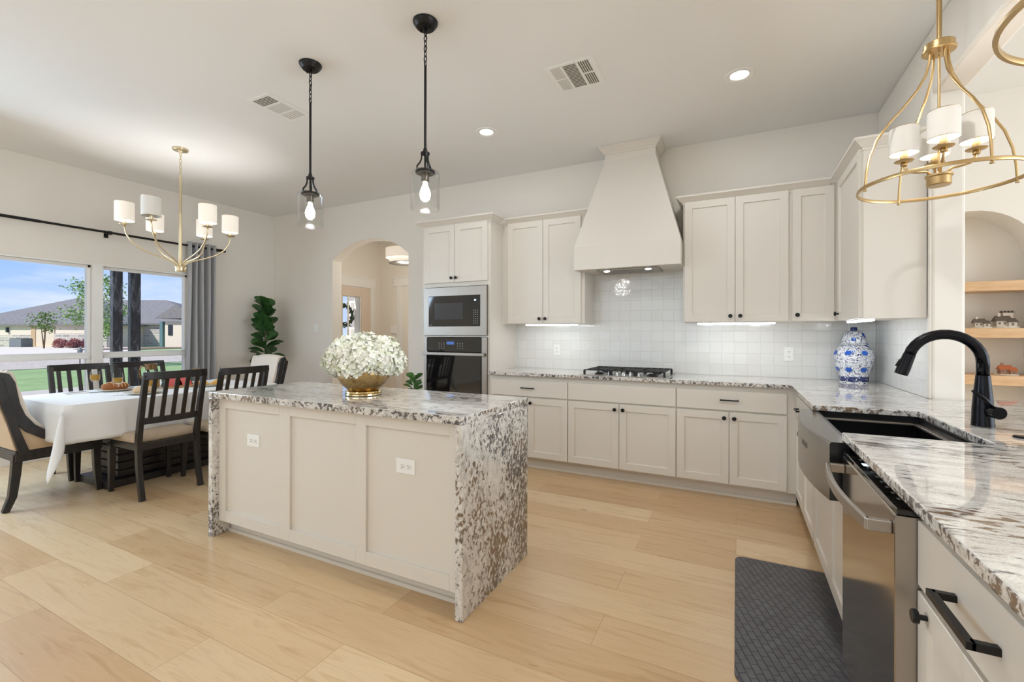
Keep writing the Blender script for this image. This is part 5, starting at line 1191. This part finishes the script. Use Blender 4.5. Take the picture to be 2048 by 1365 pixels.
obj('casing', hbox(adj(18, -2.9), adj(42, -2.9), -2.9, -1.7, GZ, zy(680, -2.9)), 'acg', t, bevel=.03); obj('fan_cover', hbox(adj(19, -2.9), adj(41, -2.9), -2.85, -1.75, zy(680, -2.9), zy(679, -2.9)), 'dkwin', t)

def foliage_tree(name, label, base, h, crown, nl, leaf, seed, lm, trunk=.07, multi=1, cat='tree', low=.35):
    t = thing(name, label, cat, base); rn = random.Random(seed); b = Vector(base)
    g = G(); tips = []
    for q in range(multi):
        a = q * 2.1 + .4; off = Vector((math.cos(a), math.sin(a), 0)) * (.25 * h * .3 if multi > 1 else 0)
        g.tube([tuple(b), tuple(b + off * .5 + Vector((0, 0, h * .4))), tuple(b + off + Vector((0, 0, h * .85)))], [trunk, trunk * .7, trunk * .25], 7)
        for k in range(9):
            z = h * (low + .6 * k / 9); az = k * 2.4 + q; L = crown * rn.uniform(.6, 1.0) * (1.1 - .5 * k / 9)
            p0 = b + off * min(1, z / h) + Vector((0, 0, z)); p1 = p0 + Vector((math.cos(az) * L, math.sin(az) * L, L * .35)); g.tube([tuple(p0), tuple((p0 + p1) / 2 + Vector((0, 0, .05))), tuple(p1)], [trunk * .3, trunk * .2, trunk * .08], 5); tips.append((p0, p1))
    obj('trunk', g, 'bark', t)
    g = G()
    for k in range(nl):
        p0, p1 = rn.choice(tips); p = p0.lerp(p1, rn.uniform(.35, 1.1)) + Vector((rn.gauss(0, 1), rn.gauss(0, 1), rn.gauss(0, 1))) * crown * .15
        d = Vector((rn.uniform(-1, 1), rn.uniform(-1, 1), rn.uniform(-.8, .4))).normalized(); s_ = d.orthogonal().normalized()
        g.add([tuple(p), tuple(p + d * leaf * .5 + s_ * leaf * .28), tuple(p + d * leaf), tuple(p + d * leaf * .5 - s_ * leaf * .28)], [(0, 1, 2, 3)])
    obj('leaves', g, lm, t, fix=False); return t
def at(px, d_, z=GZ): p = _f * d_ + _r * ((px - 1024) / F_PX * d_); return (p.x, p.y, z)
foliage_tree('street_tree', 'fresh green tree outside, mostly behind the post between the windows', at(196, 20), 4.1, 1.25, 2600, .115, 21, 'treeleaf', .06, low=.35)
foliage_tree('young_tree', 'small multi-stem tree in front of the garage of the house', at(88, 43.5), 3.05, 1.0, 420, .22, 22, 'shrubg', .06, 3, low=.55)
for px, lab in ((121, 'round reddish shrub before the stone wall, nearest the garage'), (149, 'round reddish shrub before the stone wall, middle of three'), (176, 'round reddish shrub before the stone wall, nearest the window post')):
    g = G(); rn = random.Random(px); c = Vector(at(px, 46, GZ + .35))
    for k in range(260):
        n_ = Vector((rn.gauss(0, 1), rn.gauss(0, 1), abs(rn.gauss(0, 1)) - .3)).normalized(); p = c + n_ * .5 * rn.uniform(.6, 1); d = (n_ + Vector((rn.uniform(-1, 1), rn.uniform(-1, 1), rn.uniform(-1, 1))) * .8).normalized(); s_ = d.orthogonal().normalized()
        g.add([tuple(p), tuple(p + d * .13 + s_ * .07), tuple(p + d * .26), tuple(p + d * .13 - s_ * .07)], [(0, 1, 2, 3)])
    t = thing('shrub', lab, 'shrub', at(px, 46), 'reddish shrubs before the house')
    obj('leaves', g, 'shrubr', t, fix=False); obj('stems', G().cyl(at(px, 46), tuple(c), .03, .02, 6).sphere(tuple(c), .36, 10, 6), 'shrubr', t)
t = thing('garden_light', 'slim black stake light on the lawn outside the window', 'garden light', at(160, 13))
p = Vector(at(160, 13)); obj('stake', G().cyl(tuple(p), tuple(p + Vector((0, 0, .95))), .012, .012, 8), 'black', t); obj('head', G().lathe([(.03, .95), (.06, .98), (.06, 1.05), (.02, 1.12)], tuple(p), 12), 'acg', t)
